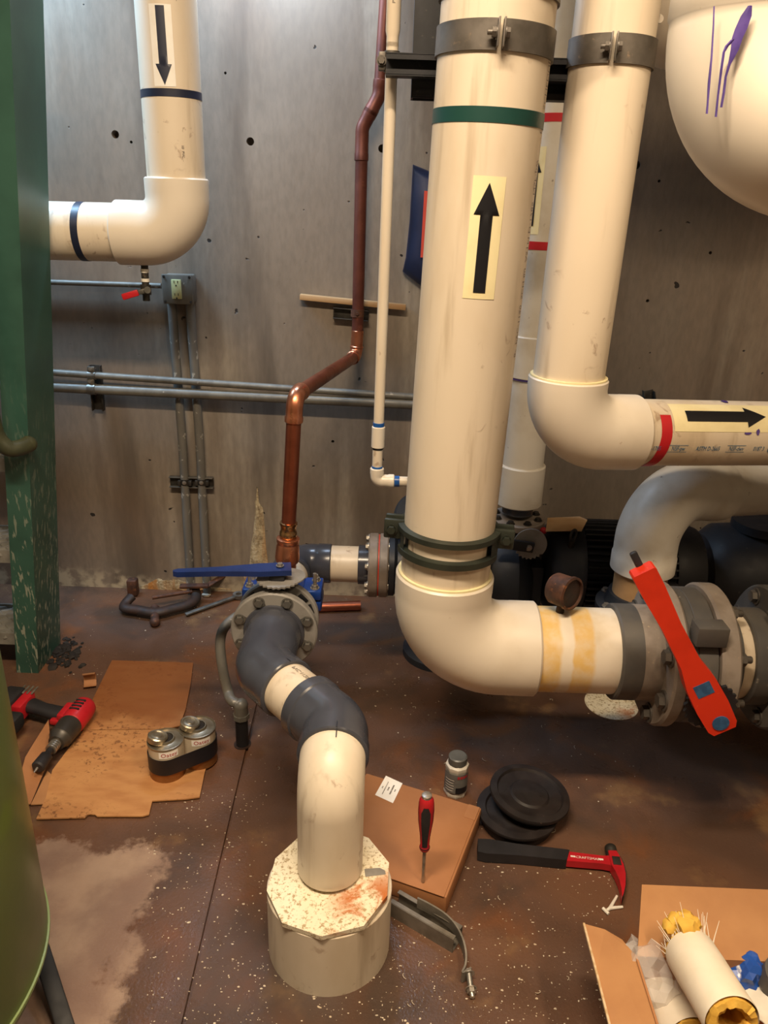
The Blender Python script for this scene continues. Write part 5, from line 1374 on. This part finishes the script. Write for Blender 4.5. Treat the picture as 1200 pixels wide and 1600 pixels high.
# --- two cans and the strap that joins them
can_info = []
for i, (bx, by, tx, ty, lab, rot) in enumerate(((263, 1206, 262, 1168, 'cement can with a dented screw cap, nearer of the strapped pair', 3.5), (312, 1186, 310, 1149, 'cement can with a large screw cap, further of the strapped pair', 3.2))):
    c = gz(bx, by, .006); zt_ = .116; rr_ = sz(c, 26.8)
    can_info.append((c, rr_))
    r = root('cement_can', lab, 'can', c, None, 'strapped cement cans')
    b = B(); b.lathe([(0, 0), (rr_ - .001, 0), (rr_ + .0012, .001), (rr_ + .0012, .004), (rr_, .006), (rr_, .030), (0, .030)], c, Z_, 48); done('foot', b, 'can_foot', r)
    b = B(); b.lathe([(rr_ - .002, .029), (rr_, .030), (rr_, zt_ - .006), (rr_ - .003, zt_ - .004)], c, Z_, 48); bd = done('label_wrap', b, 'can_label', r)
    b = B(); b.lathe([(rr_ - .003, zt_ - .006), (rr_ + .0015, zt_ - .004), (rr_ + .0015, zt_), (rr_ - .001, zt_ + .001), (rr_ - .003, zt_ - .003), (.030, zt_ - .002), (.027, zt_ - .001), (.025, zt_ + .006), (.022, zt_ + .006), (.021, zt_ - .02), (0, zt_ - .02)], c, Z_, 48); top = done('top', b, 'tin', r)
    b = B(); b.lathe([(0, -.012), (.0205, -.012), (.0205, .0), (0, .0)], c + Z_ * (zt_ + .004), Z_, 32); done('mouth', b, 'soil', top)
    ca_ = Vector((math.cos(rot), math.sin(rot), 0)); capo = c + ca_ * (rr_ * .40) + Z_ * (zt_ + .012); cax = (Z_ + ca_ * -.35 + X_ * -.1).normalized()
    cr = .027
    b = B(); b.lathe([(0, -.012), (cr, -.012), (cr + .001, -.009), (cr + .001, .004), (cr - .002, .007), (cr - .006, .0065), (cr - .008, .004), (cr * .45, .0045), (cr * .35, .0065), (0, .006)], capo, cax, 36); cp_ = done('cap', b, 'tin', r)
    mm_ = cyl_map(c + Z_ * (zt_ - .018), Z_, rr_, toward=Vector((.3, -1, 0)))
    b = B(); b.rows(lambda u, v: mm_(u, v), [(-.011, -.02, .034), (.010, -.02, .034)], 10); done('label_panel', b, 'label_white', bd)
    text('Purple' if 0 else 'Oatey', .018, lambda u, v: cyl_map(c + Z_ * (zt_ - .018), Z_, rr_, toward=Vector((.3, -1, 0)), off=.0018)(u + .008, v), 'ink_red', 'lettering', bd)
(c1, r1), (c2, r2) = can_info
b = B(); dvv = (c2 - c1); dvv.z = 0; dvv.normalize(); a0 = math.atan2(dvv.y, dvv.x); pl = []
for i in range(25): a = a0 + PI / 2 + PI * i / 24; pl.append((c1.x + (r1 + .0018) * math.cos(a), c1.y + (r1 + .0018) * math.sin(a)))
for i in range(25): a = a0 - PI / 2 + PI * i / 24; pl.append((c2.x + (r2 + .0018) * math.cos(a), c2.y + (r2 + .0018) * math.sin(a)))
n = len(pl); z0_, z1_ = .036, .088
lo_ = [b.bm.verts.new((x, y, z0_)) for x, y in pl]; hi_ = [b.bm.verts.new((x, y, z1_)) for x, y in pl]
for i in range(n): b.bm.faces.new((lo_[i], lo_[(i + 1) % n], hi_[(i + 1) % n], hi_[i]))
b.solid(-.001); tag(done('strap', b, 'strap'), 'wide black strap wrapped around the two cement cans', 'strap')

# --- brown carton with a white label, screwdriver standing on it
HB = .055
FR = gz(698, 1403, HB); BR = gz(753, 1262, HB); BL = gz(583, 1190, HB)
ey = (BR - FR); Ly = ey.length; ey.normalize(); ex = (BR - BL); ex = (ex - ey * ex.dot(ey)); Lx = ex.length; ex.normalize(); FL = FR - ex * Lx
r = root('carton', 'flat brown carton with a white label beside the floor sleeve', 'box', FR - ex * Lx / 2 + ey * Ly / 2 - Z_ * HB, Matrix((ex, ey, Z_)).transposed())
b = B(); b.box((0, 0, HB / 2), (Lx, Ly, HB), bev=.005); done('carton_body', b, 'card_box', r, True)
b = B(); b.box((0, -.004, HB + .0012), (Lx - .012, Ly - .004, .0028), bev=.0014); done('lid_flap', b, 'card_box', r, True)
b = B(); b.box((Lx / 2 - .004, 0, HB * .5), (.003, Ly * .96, HB * .9)); b.box((Lx * .5 - .02, Ly * .5 - .03, HB + .003), (.03, .05, .001)); done('tuck_tab', b, 'card_in', r, True)
lbp = [gz(x, y, HB + .0032) for x, y in ((603, 1212), (629, 1224), (614, 1255), (586, 1242))]
b = B(); b.quad(*lbp); lb = done('label', b, 'label_white', r, recalc=True, smooth=False)
l_o = sum(lbp, Vector()) / 4; l_u = (lbp[2] - lbp[1]).normalized(); l_v = Z_.cross(l_u)
sg2 = 1
random.seed(5); b = B()
for (off, n_, hh_) in ((.017, 2, .003), (.008, 8, .004), (-.002, 3, .0036), (-.011, 11, .0022), (-.019, 2, .003)):   # printed lines too small to read
    for i in range(n_):
        uu = (i - (n_ - 1) / 2) * .0048; ww = random.uniform(.0028, .0042)
        c_ = l_o + l_u * uu + l_v * off + Z_ * .0006
        b.quad(c_ - l_u * ww / 2 - l_v * hh_ / 2, c_ + l_u * ww / 2 - l_v * hh_ / 2, c_ + l_u * ww / 2 + l_v * hh_ / 2, c_ - l_u * ww / 2 + l_v * hh_ / 2)
done('printed_lines', b, 'ink_faint', lb, smooth=False)
tb = gz(661, 1378, HB + .003); topz = at(667, 1243, tb.y).z
r = root('screwdriver', 'red and black screwdriver standing upright in the brown carton', 'screwdriver', tb)
Hs = topz - tb.z; hz_ = Hs * .40
up_ = (at(667, 1243, tb.y) - tb).normalized()
b = B(); b.lathe([(0, -.012), (.0025, -.012), (.0042, 0), (.0042, hz_), (0, hz_)], tb, up_, 16); done('shaft', b, 'zinc', r)
L_ = Hs - hz_
b = B(); b.lathe([(0, hz_ - .002), (.011, hz_ - .001), (.0125, hz_ + .004), (.0115, hz_ + .009), (.0095, hz_ + .012), (.011, hz_ + L_ * .25), (.0165, hz_ + L_ * .55), (.0175, hz_ + L_ * .75), (.0165, hz_ + L_ * .92), (.012, hz_ + L_ * .97), (0, hz_ + L_ * .97)], tb, up_, 28); hd_ = done('handle', b, 'tool_red', r)
def grip(ang):
    b = B(); prof = [(hz_ + .012, .0098), (hz_ + L_ * .25, .0113), (hz_ + L_ * .55, .0168), (hz_ + L_ * .75, .0178), (hz_ + L_ * .86, .0172)]
    m = fr(up_); g = []
    for (z, rr_) in prof:
        wd_ = .62 if z < hz_ + L_ * .8 else .3
        g.append([b.bm.verts.new(tb + m @ Vector(((rr_ + .0006) * math.cos(ang + wd_ * t), (rr_ + .0006) * math.sin(ang + wd_ * t), z))) for t in (-1, -.5, 0, .5, 1)])
    for p, q in zip(g[:-1], g[1:]):
        for i in range(4): b.bm.faces.new((p[i], p[i + 1], q[i + 1], q[i]))
    done('grip_pad', b, 'tool_black', hd_)
mf = fr(up_); tow = CAM - tb; a_c = math.atan2(tow.dot(mf.col[1]), tow.dot(mf.col[0]))
for q in range(3): grip(a_c + q * 2 * PI / 3)
b = B(); b.lathe([(0, Hs - .004), (.0115, Hs - .004), (.0115, Hs + .002), (.009, Hs + .003), (0, Hs + .003)], tb, up_, 24); done('end_cap', b, 'zinc', r)
b = B(); b.lathe([(0, hz_ - .003), (.010, hz_ - .003), (.012, hz_ + .002), (.0125, hz_ + .006), (.0105, hz_ + .011)], tb, up_, 24); done('collar', b, 'tool_black', r)
# --- sealant bottle
bb_ = gz(711, 1237); rb_ = sz(bb_, 18)
hB = at(714, 1180, bb_.y).z
r = root('sealant_bottle', 'white plastic sealant bottle with a grey lid behind the carton', 'bottle', bb_)
b = B(); b.lathe([(0, 0), (rb_ * .95, 0), (rb_, .004), (rb_ * 1.02, .012), (rb_ * .97, .016), (rb_ * .97, hB * .68), (rb_ * 1.02, hB * .71), (rb_, hB * .78), (rb_ * .78, hB * .83), (0, hB * .83)], bb_, Z_, 8, up=Y_); bt = done('body', b, 'bottle_white', r)
b = B(); b.lathe([(0, hB * .82), (rb_ * .8, hB * .82), (rb_ * .8, hB * .98), (rb_ * .7, hB), (rb_ * .4, hB * .99), (0, hB)], bb_, Z_, 32); done('lid', b, 'lid_grey', r)
mb = cyl_map(bb_ + Z_ * hB * .42, Z_, rb_ * 1.0, off=.0012)
b = B(); b.rows(mb, [(-hB * .25, -rb_ * 1.25, rb_ * 1.25), (hB * .25, -rb_ * 1.25, rb_ * 1.25)], 14); lw = done('label', b, 'bottle_grey', bt)
b = B(); mt_ = cyl_map(bb_ + Z_ * hB * .60, Z_, rb_, off=.0022)
for i in range(4): b.rows(mt_, [(-.004, rb_ * (.12 + i * .24), rb_ * (.30 + i * .24)), (.005, rb_ * (.12 + i * .24), rb_ * (.30 + i * .24))], 2)
done('printed_name', b, 'ink_red', lw, smooth=False)
b = B(); mb2 = cyl_map(bb_ + Z_ * hB * .26, Z_, rb_, off=.0018); b.rows(mb2, [(-hB * .09, .001, rb_ * 1.1), (hB * .07, .001, rb_ * 1.1)], 8); done('label_block', b, 'ink', lw)
b = B()
for i in range(5): mt_ = cyl_map(bb_ + Z_ * hB * (.52 - i * .07), Z_, rb_, off=.0022); b.rows(mt_, [(-.0009, -rb_ * .95, -rb_ * random.uniform(.1, .3)), (.0009, -rb_ * .95, -rb_ * .15)], 5)
done('printed_lines', b, 'ink_white', lw, smooth=False)

# --- two black rubber discs
dc = gz(806, 1282); rd = sz(dc, 62)
b = B(); b.lathe([(0, 0), (rd * .86, 0), (rd * .9, .004), (rd * .9, .030), (rd, .033), (rd * 1.01, .037), (rd, .041), (rd * .8, .042), (rd * .76, .036), (rd * .3, .034), (rd * .25, .037), (0, .037)], dc, Z_, 56)
tag(done('rubber_disc', b, 'rubber_dusty'), 'lower of the two black rubber discs stacked behind the hammer', 'rubber disc')
dc2 = gz(827, 1242, .066)
b = B(); b.lathe([(0, -.012), (rd * .8, -.012), (rd * .95, -.008), (rd, 0), (rd * 1.01, .005), (rd, .010), (rd * .84, .012), (rd * .80, .005), (rd * .5, .004), (rd * .45, .009), (rd * .2, .010), (0, .009)], dc2, (.10, -.02, 1), 56)
tag(done('rubber_disc', b, 'rubber_dusty'), 'upper tilted one of the two black rubber discs', 'rubber disc')

# --- hammer
h0, h1 = gz(746, 1328, .016), gz(962, 1351, .016); xh = (h1 - h0); xh.z = 0; LH = xh.length; xh.normalize(); yh_ = Z_.cross(xh)
r = root('hammer', 'claw hammer with a red head and neck and a black grip', 'hammer', (h0.x, h0.y, 0), Matrix((xh, yh_, Z_)).transposed())
b = B(); g = [(0, -.020), (.02, -.024), (.10, -.019), (LH * .62, -.018), (LH * .64, -.017), (LH * .67, .017), (LH * .62, .018), (.10, .019), (.03, .025), (0, .022)]
b.prism(g, .030, Matrix.Translation((0, 0, .002))); b.bev(.010, 3, 40); done('grip', b, 'tool_black', r, True)
b = B(); g = [(LH * .63, -.016), (LH * .9, -.013), (LH * .97, -.016), (LH * .97, .016), (LH * .9, .013), (LH * .66, .015)]
b.prism(g, .020, Matrix.Translation((0, 0, .008))); b.bev(.004, 2, 30); nk = done('neck', b, 'tool_red', r, True)
text('CRAFTSMAN', .011, lambda u, v: Vector((LH * .80 + u, v - .001, .0285)), 'ink_white', 'lettering', nk, True)
b = B()
for xx in (.69, .89): b.box((LH * xx, 0, .0284), (.012, .005, .0006))
done('print_bar', b, 'ink_white', nk, True, smooth=False)
b = B(); b.lathe([(0, -.01), (.013, -.01), (.0125, .018), (.015, .022), (.015, .036), (.013, .039), (0, .039)], (LH * .985, .016, .018), Y_, 24); done('face', b, 'steel_dark', r, True)
b = B(); g = [(LH * .955, .030), (LH * .955, -.014), (LH * .975, -.035), (LH * .99, -.060), (LH * .992, -.085), (LH * .985, -.112), (LH * 1.0, -.100), (LH * 1.025, -.075), (LH * 1.045, -.04), (LH * 1.045, -.01), (LH * 1.03, .015), (LH * 1.015, .032)]
b.prism(g, .026, Matrix.Translation((0, 0, .005))); b.bev(.005, 2, 30); hd = done('claw_head', b, 'tool_red', r, True)
b = B(); g = [(LH * 1.005, -.100), (LH * 1.03, -.075), (LH * 1.052, -.04), (LH * 1.052, -.005), (LH * 1.036, .018), (LH * 1.028, .012), (LH * 1.042, -.01), (LH * 1.04, -.04), (LH * 1.018, -.075), (LH * .988, -.115)]
b.prism(g, .022, Matrix.Translation((0, 0, .007))); done('steel_edge', b, 'steel_dark', hd, True)
b = B(); b.box((LH * 1.0, -.002, .0315), (.020, .026, .003), bev=.001); done('inlay', b, 'tool_grey', hd, True)

# --- strut offcut and the loose pipe strap
u0, u1 = gz(616, 1420), gz(714, 1478); ux = (u1 - u0).normalized(); uy = Z_.cross(ux)
b = B(); W = .041; Hh_ = .041
L = (u1 - u0).length; mu = T((u0 + u1) / 2, Matrix((ux, uy, Z_)).transposed())
b2 = B(); b2.box((0, 0, .0013), (L, W, .0025)); 
for s in (-1, 1): b2.box((0, s * W / 2, Hh_ / 2), (L, .0025, Hh_)); b2.box((0, s * (W / 2 - .005), Hh_), (L, .010, .0025))
bmesh.ops.transform(b2.bm, matrix=mu, verts=b2.bm.verts)
tag(done('strut_offcut', b2, 'strut_zinc', smooth=False), 'short steel strut channel offcut in front of the carton', 'strut')
ph_ = [(652, 1410), (672, 1420), (694, 1434), (710, 1450), (721, 1470), (727, 1492), (727, 1512), (722, 1528), (735, 1524)]
cp2 = smooth_path([gz(x, y, .055 - .006 * i) for i, (x, y) in enumerate(ph_)], 6)
r = root('pipe_strap', 'curved steel pipe strap half with a bolted end in front of the strut offcut', 'strap', cp2[-1] - Z_ * .02)
b = B(); g = []
for i, p in enumerate(cp2):
    t = (cp2[min(i + 1, len(cp2) - 1)] - cp2[max(i - 1, 0)]).normalized(); nn = Z_.cross(t).normalized() * .002; hgt = Z_ * .015
    zz_ = max(p.z, .0165); p = Vector((p.x, p.y, zz_))
    g.append([b.bm.verts.new(q) for q in (p - nn - hgt, p + nn - hgt, p + nn + hgt, p - nn + hgt)])
for p, q in zip(g[:-1], g[1:]):
    for i in range(4): b.bm.faces.new((p[i], p[(i + 1) % 4], q[(i + 1) % 4], q[i]))
b.bm.faces.new(g[0]); b.bm.faces.new(list(reversed(g[-1]))); done('band', b, 'strut_zinc', r)
q = gz(733, 1532, .016)
b = B(); b.tube([q + Vector((.0, .012, .006)), q + Vector((.003, -.018, -.005))], .006, 14); done('bolt_shank', b, 'steel', r)
bolt(r, q + Vector((0, .010, .006)), (-.1, 1, .2), .0095, 'zinc'); bolt(r, q + Vector((.003, -.014, -.004)), (.1, -1, -.2), .0095, 'zinc', nut=True)

# --- rusty C clamp and bars near the wall
r = root('c_clamp', 'heavy dark rusted C clamp lying on the floor by the wall', 'clamp', gz(240, 955))
fp = [gz(206, 932, .05), gz(196, 943, .035), gz(196, 950, .03), gz(215, 953, .03), gz(243, 957, .03), gz(270, 951, .03), gz(295, 944, .03), gz(306, 934, .035), gz(304, 920, .05)]
b = B(); b.tube(smooth_path(fp, 6), .021, 16, flat=(1, .75)); done('frame', b, 'rust_dark', r)
b = B(); pq = gz(209, 930, .0); b.box(pq + Z_ * .04, (.04, .04, .07), bev=.006); done('anvil', b, 'rust', r)
b = B(); b.tube([gz(242, 972, .018), gz(242, 950, .03)], [.016, .018], 14); b.blob(gz(242, 972, .018), .02, 2); done('swivel', b, 'rust', r)
b = B(); b.tube([gz(238, 934, .055), gz(300, 924, .055)], .008, 14); done('screw', b, 'rust', r)
b = B(); slat(b, gz(281, 916, .075), gz(326, 915, .075), .03, .012, Z_, .003); done('tommy_bar', b, 'rust', r)
def wrench(name, label, a, c, w, th, mat, cat, head=True):
    r = root(name, label, cat, (Vector(a) + Vector(c)) / 2 - Z_ * .01)
    b = B(); slat(b, a, c, w, th, Z_, .002); done('bar', b, mat, r)
    if head:
        b = B(); d = (Vector(c) - Vector(a)).normalized(); b.lathe([(.012, 0), (.024, 0), (.024, .014), (.012, .014)], Vector(c) + d * .015 - Z_ * .006, Z_, 20, close=True); done('ring_end', b, mat, r)
    return r
wrench('spud_wrench', 'steel wrench lying on the floor left of the blue lever valve', gz(290, 960, .012), gz(368, 932, .014), .018, .008, 'steel', 'wrench')
wrench('flat_bar', 'rusty flat bar leaning over the clamp by the wall', gz(322, 916, .06), gz(352, 898, .07), .028, .006, 'rust', 'bar', False)
b = B(); b.tube([gz(480, 949, .021), gz(563, 946, .021)], [.0206, .0206], 24); tag(done('copper_offcut', b, 'copper_new_dull'), 'short copper pipe offcut on the floor behind the valve flange', 'pipe offcut')
b = B(); p = gz(322, 930, .008); b.blob(p, .02, 1, (1, .6, .45), .2); tag(done('concrete_chip', b, 'crumb'), 'pale concrete chip beside the rusted clamp', 'stone')

# --- white floor plug under the main pipe
p = gz(955, 1100)
b = B(); b.lathe([(0, -.002), (.088, -.002), (.088, .002), (.082, .004), (0, .004)], p, Z_, 40); tag(done('floor_plug', b, 'lid'), 'dirty white round plug in the floor under the main pipe', 'floor plug')

# --- open carton at the lower right with insulation in it
zr = .24
c_bl, c_br = gz(996, 1494, zr), gz(1215, 1503, zr)
exx = (c_br - c_bl); exx.z = 0; exx = exx.normalized(); eyy = Vector((exx.y, -exx.x, 0))     # toward the camera
LX, LY = .42, .40
c0 = c_bl.copy()
r = root('open_carton', 'open cardboard carton with folded out flaps at the lower right', 'box', Vector((c0.x, c0.y, 0)) + exx * LX / 2 + eyy * LY / 2)
def wallq(a, c_, name='side'):
    b = B(); b.quad(Vector((a.x, a.y, .0)), Vector((c_.x, c_.y, .0)), Vector((c_.x, c_.y, zr)), Vector((a.x, a.y, zr))); b.solid(.004); return done(name, b, 'card_in', r, smooth=False)
k00, k10, k11, k01 = c0, c0 + exx * LX, c0 + exx * LX + eyy * LY, c0 + eyy * LY
wallq(k00, k10); wallq(k10, k11); wallq(k11, k01); wallq(k01, k00)
b = B(); b.quad(*[Vector((q.x, q.y, .003)) for q in (k00, k10, k11, k01)]); b.solid(.003); done('bottom', b, 'card_in', r, smooth=False)
def flap(P, name='flap'):
    b = B(); b.bm.faces.new([b.bm.verts.new(p) for p in P]); b.solid(.004); f = done(name, b, 'card', r, smooth=False)
    return f
f1_ = flap([k00, gz(1003, 1382, zr + .03), gz(1225, 1391, zr + .03), k10])
lf = [k00 + Z_ * 0, gz(987, 1486, zr - .005), gz(972, 1468, zr - .012), gz(945, 1452, zr - .02), gz(912, 1443, zr - .025), gz(932, 1520, zr - .03), gz(962, 1640, zr - .03), k01]
f2_ = flap(lf)
b = B(); slat(b, gz(912, 1443, zr - .023), gz(932, 1520, zr - .028), .004, .005, Z_, 0); slat(b, gz(932, 1520, zr - .028), gz(962, 1640, zr - .028), .004, .005, Z_, 0); done('torn_edge', b, 'card_edge', f2_, smooth=False)
flap([k10, k10 + exx * .18 + Z_ * .01, k11 + exx * .18 + Z_ * .01, k11]); flap([k01, k11, k11 + eyy * .16 - Z_ * .02, k01 + eyy * .16 - Z_ * .02])
def insul(A_, B_, ro, ri, label, seed):
    random.seed(seed)
    A_, B_ = Vector(A_), Vector(B_); ax = (B_ - A_).normalized(); L = (B_ - A_).length
    r = root('pipe_insulation', label, 'insulation', A_)
    b = B(); b.lathe([(ro - .001, 0), (ro, .004), (ro * 1.01, L * .3), (ro * .99, L * .6), (ro, L - .004), (ro - .001, L)], A_, ax, 40); done('jacket', b, 'ins_white', r)
    b = B(); b.lathe([(ri, -.004), (ro - .005, -.006), (ro - .005, L + .003), (ri + .006, L + .006), (ri, L), (ri, 0)], A_, ax, 40, close=True)
    for v in b.bm.verts: v.co += Vector((random.uniform(-1, 1), random.uniform(-1, 1), random.uniform(-1, 1))) * .0022
    done('fibre_core', b, 'ins_yellow', r)
    b = B(); m = fr(ax)
    for end, dirn, nn in ((A_, -ax, 70),):
        for i in range(nn):
            a = random.uniform(0, 2 * PI); rad = m @ Vector((math.cos(a), math.sin(a), 0)); p = end + rad * random.uniform(ri, ro)
            q = p + dirn * random.uniform(.012, .045) + rad * random.uniform(-.01, .025) + Z_ * random.uniform(.0, .022)
            b.tube([p, q], [.0010, .0004], 4)
    done('frayed_fibre', b, 'ins_white', r, kind='stuff')
    b = B()
    for i in range(9):
        a = random.uniform(0, 2 * PI); rad = m @ Vector((math.cos(a), math.sin(a), 0)); b.blob(A_ - ax * random.uniform(.01, .03) + rad * (ri + ro) / 2 + Z_ * .012, random.uniform(.012, .02), 2, (1, 1, .8), .22)
    done('torn_fibre', b, 'ins_yellow', r)
iA, iB = gz(1078, 1488, .285), gz(1144, 1596, .33)
insul(iA, iB, .046, .023, 'white jacketed pipe insulation with a frayed yellow end, larger piece in the carton', 1)
insul(gz(1022, 1555, .13), gz(1078, 1632, .17), .052, .024, 'smaller torn pipe insulation piece at the left of the carton', 2)
random.seed(11)
def crumple(c, sc, n=3, jit=.16):
    b = B(); b.blob(c, 1.0, n, sc, 0)
    for v in b.bm.verts:
        d = v.co - Vector(c); k = 1 + random.uniform(-jit, jit); v.co = Vector(c) + d * k
    return b
tag(done('plastic_bag', crumple(gz(1010, 1522, .19), (.06, .065, .06)), 'glass_bag', smooth=False), 'clear crumpled plastic bag in the open carton', 'bag')
tag(done('printed_bag', crumple(gz(1168, 1520, .20), (.04, .04, .045)), 'tile_blue', smooth=False), 'blue and white printed bag in the open carton', 'bag')
b = B(); q0 = gz(1112, 1494, .21); g = [[b.bm.verts.new(q0 + Vector((.13 * i / 8, -.10 * j / 8 - .05 * i / 8, .02 * math.sin(i * .9) * math.cos(j * .7) - .02 * j / 8))) for i in range(9)] for j in range(9)]
for j in range(8):
    for i in range(8): b.bm.faces.new((g[j][i], g[j][i + 1], g[j + 1][i + 1], g[j + 1][i]))
b.solid(.0015); tag(done('crumpled_paper', b, 'paper_net'), 'white ruled paper sheet tucked behind the insulation in the carton', 'paper')
q0 = gz(1197, 1566, .15)
b = B(); b.lathe([(.030, 0), (.036, 0), (.036, .06), (.040, .062), (.040, .10), (.034, .10), (.030, .06)], q0, (.1, -.2, 1), 36, close=True); tag(done('grey_coupling', b, 'pvc_grey_dirty'), 'dull grey pipe coupling standing in the open carton', 'coupling')

# --- small white plastic scrap, black soil by the stair foot, loose crumbs
b = B(); a = gz(953, 1419, .004)
for (x, y) in ((946, 1424), (964, 1400), (973, 1417)): b.tube([a, gz(x, y, .004)], [.0042, .003], 8)
b.tube([gz(942, 1419, .005), gz(951, 1428, .005)], .004, 8)
tag(done('plastic_sprue', b, 'white_plastic'), 'small white forked plastic scrap below the hammer claw', 'scrap')
random.seed(21)
b = B()
for i in range(140):
    t = random.random(); p = gz(86 + random.gauss(14, 14), 1022 + random.gauss(0, 11), .0); s = random.uniform(.003, .012) * (1.6 if random.random() < .2 else 1)
    b.blob(p + Z_ * s * .3, s, 1, (1, 1, .6), .3)
tag(done('soil_crumbs', b, 'soil', kind='stuff'), 'black soil crumbs spilled around the stair foot', 'soil')
b = B()
zones = [(300, 720, 930, 1130, 260), (230, 420, 1240, 1600, 420), (610, 960, 1340, 1600, 520), (80, 300, 930, 1060, 70), (620, 1000, 1110, 1330, 110), (120, 420, 1040, 1260, 160), (380, 620, 1480, 1600, 160)]
for (x0, x1, y0, y1, nn) in zones:
    for i in range(nn):
        p = gz(random.uniform(x0, x1), random.uniform(y0, y1), 0); s = random.choice((.0006, .0006, .0008, .0009, .0011, .0014, .0018)); sc = (random.uniform(.6, 2.2), random.uniform(.6, 1.6), .6)
        b.blob(p + Z_ * s * .4, s, 1 if s > .002 else 0 or 1, sc, .25)
tag(done('plastic_crumbs', b, 'crumb', kind='stuff'), 'scattered pale plastic cutting crumbs over the floor', 'crumbs')
b = B()
for i in range(26):
    p = gz(random.uniform(430, 900), random.uniform(940, 1580), .002); a = random.uniform(0, 6.28); L = random.uniform(.008, .022)
    pts = [p + Vector((math.cos(a + k * .35) * L * k / 4, math.sin(a + k * .35) * L * k / 4, .001 + .002 * math.sin(k))) for k in range(5)]
    b.tube(pts, .0007, 5)
tag(done('plastic_shavings', b, 'crumb', kind='stuff'), 'thin curled plastic shavings scattered on the floor', 'shavings')
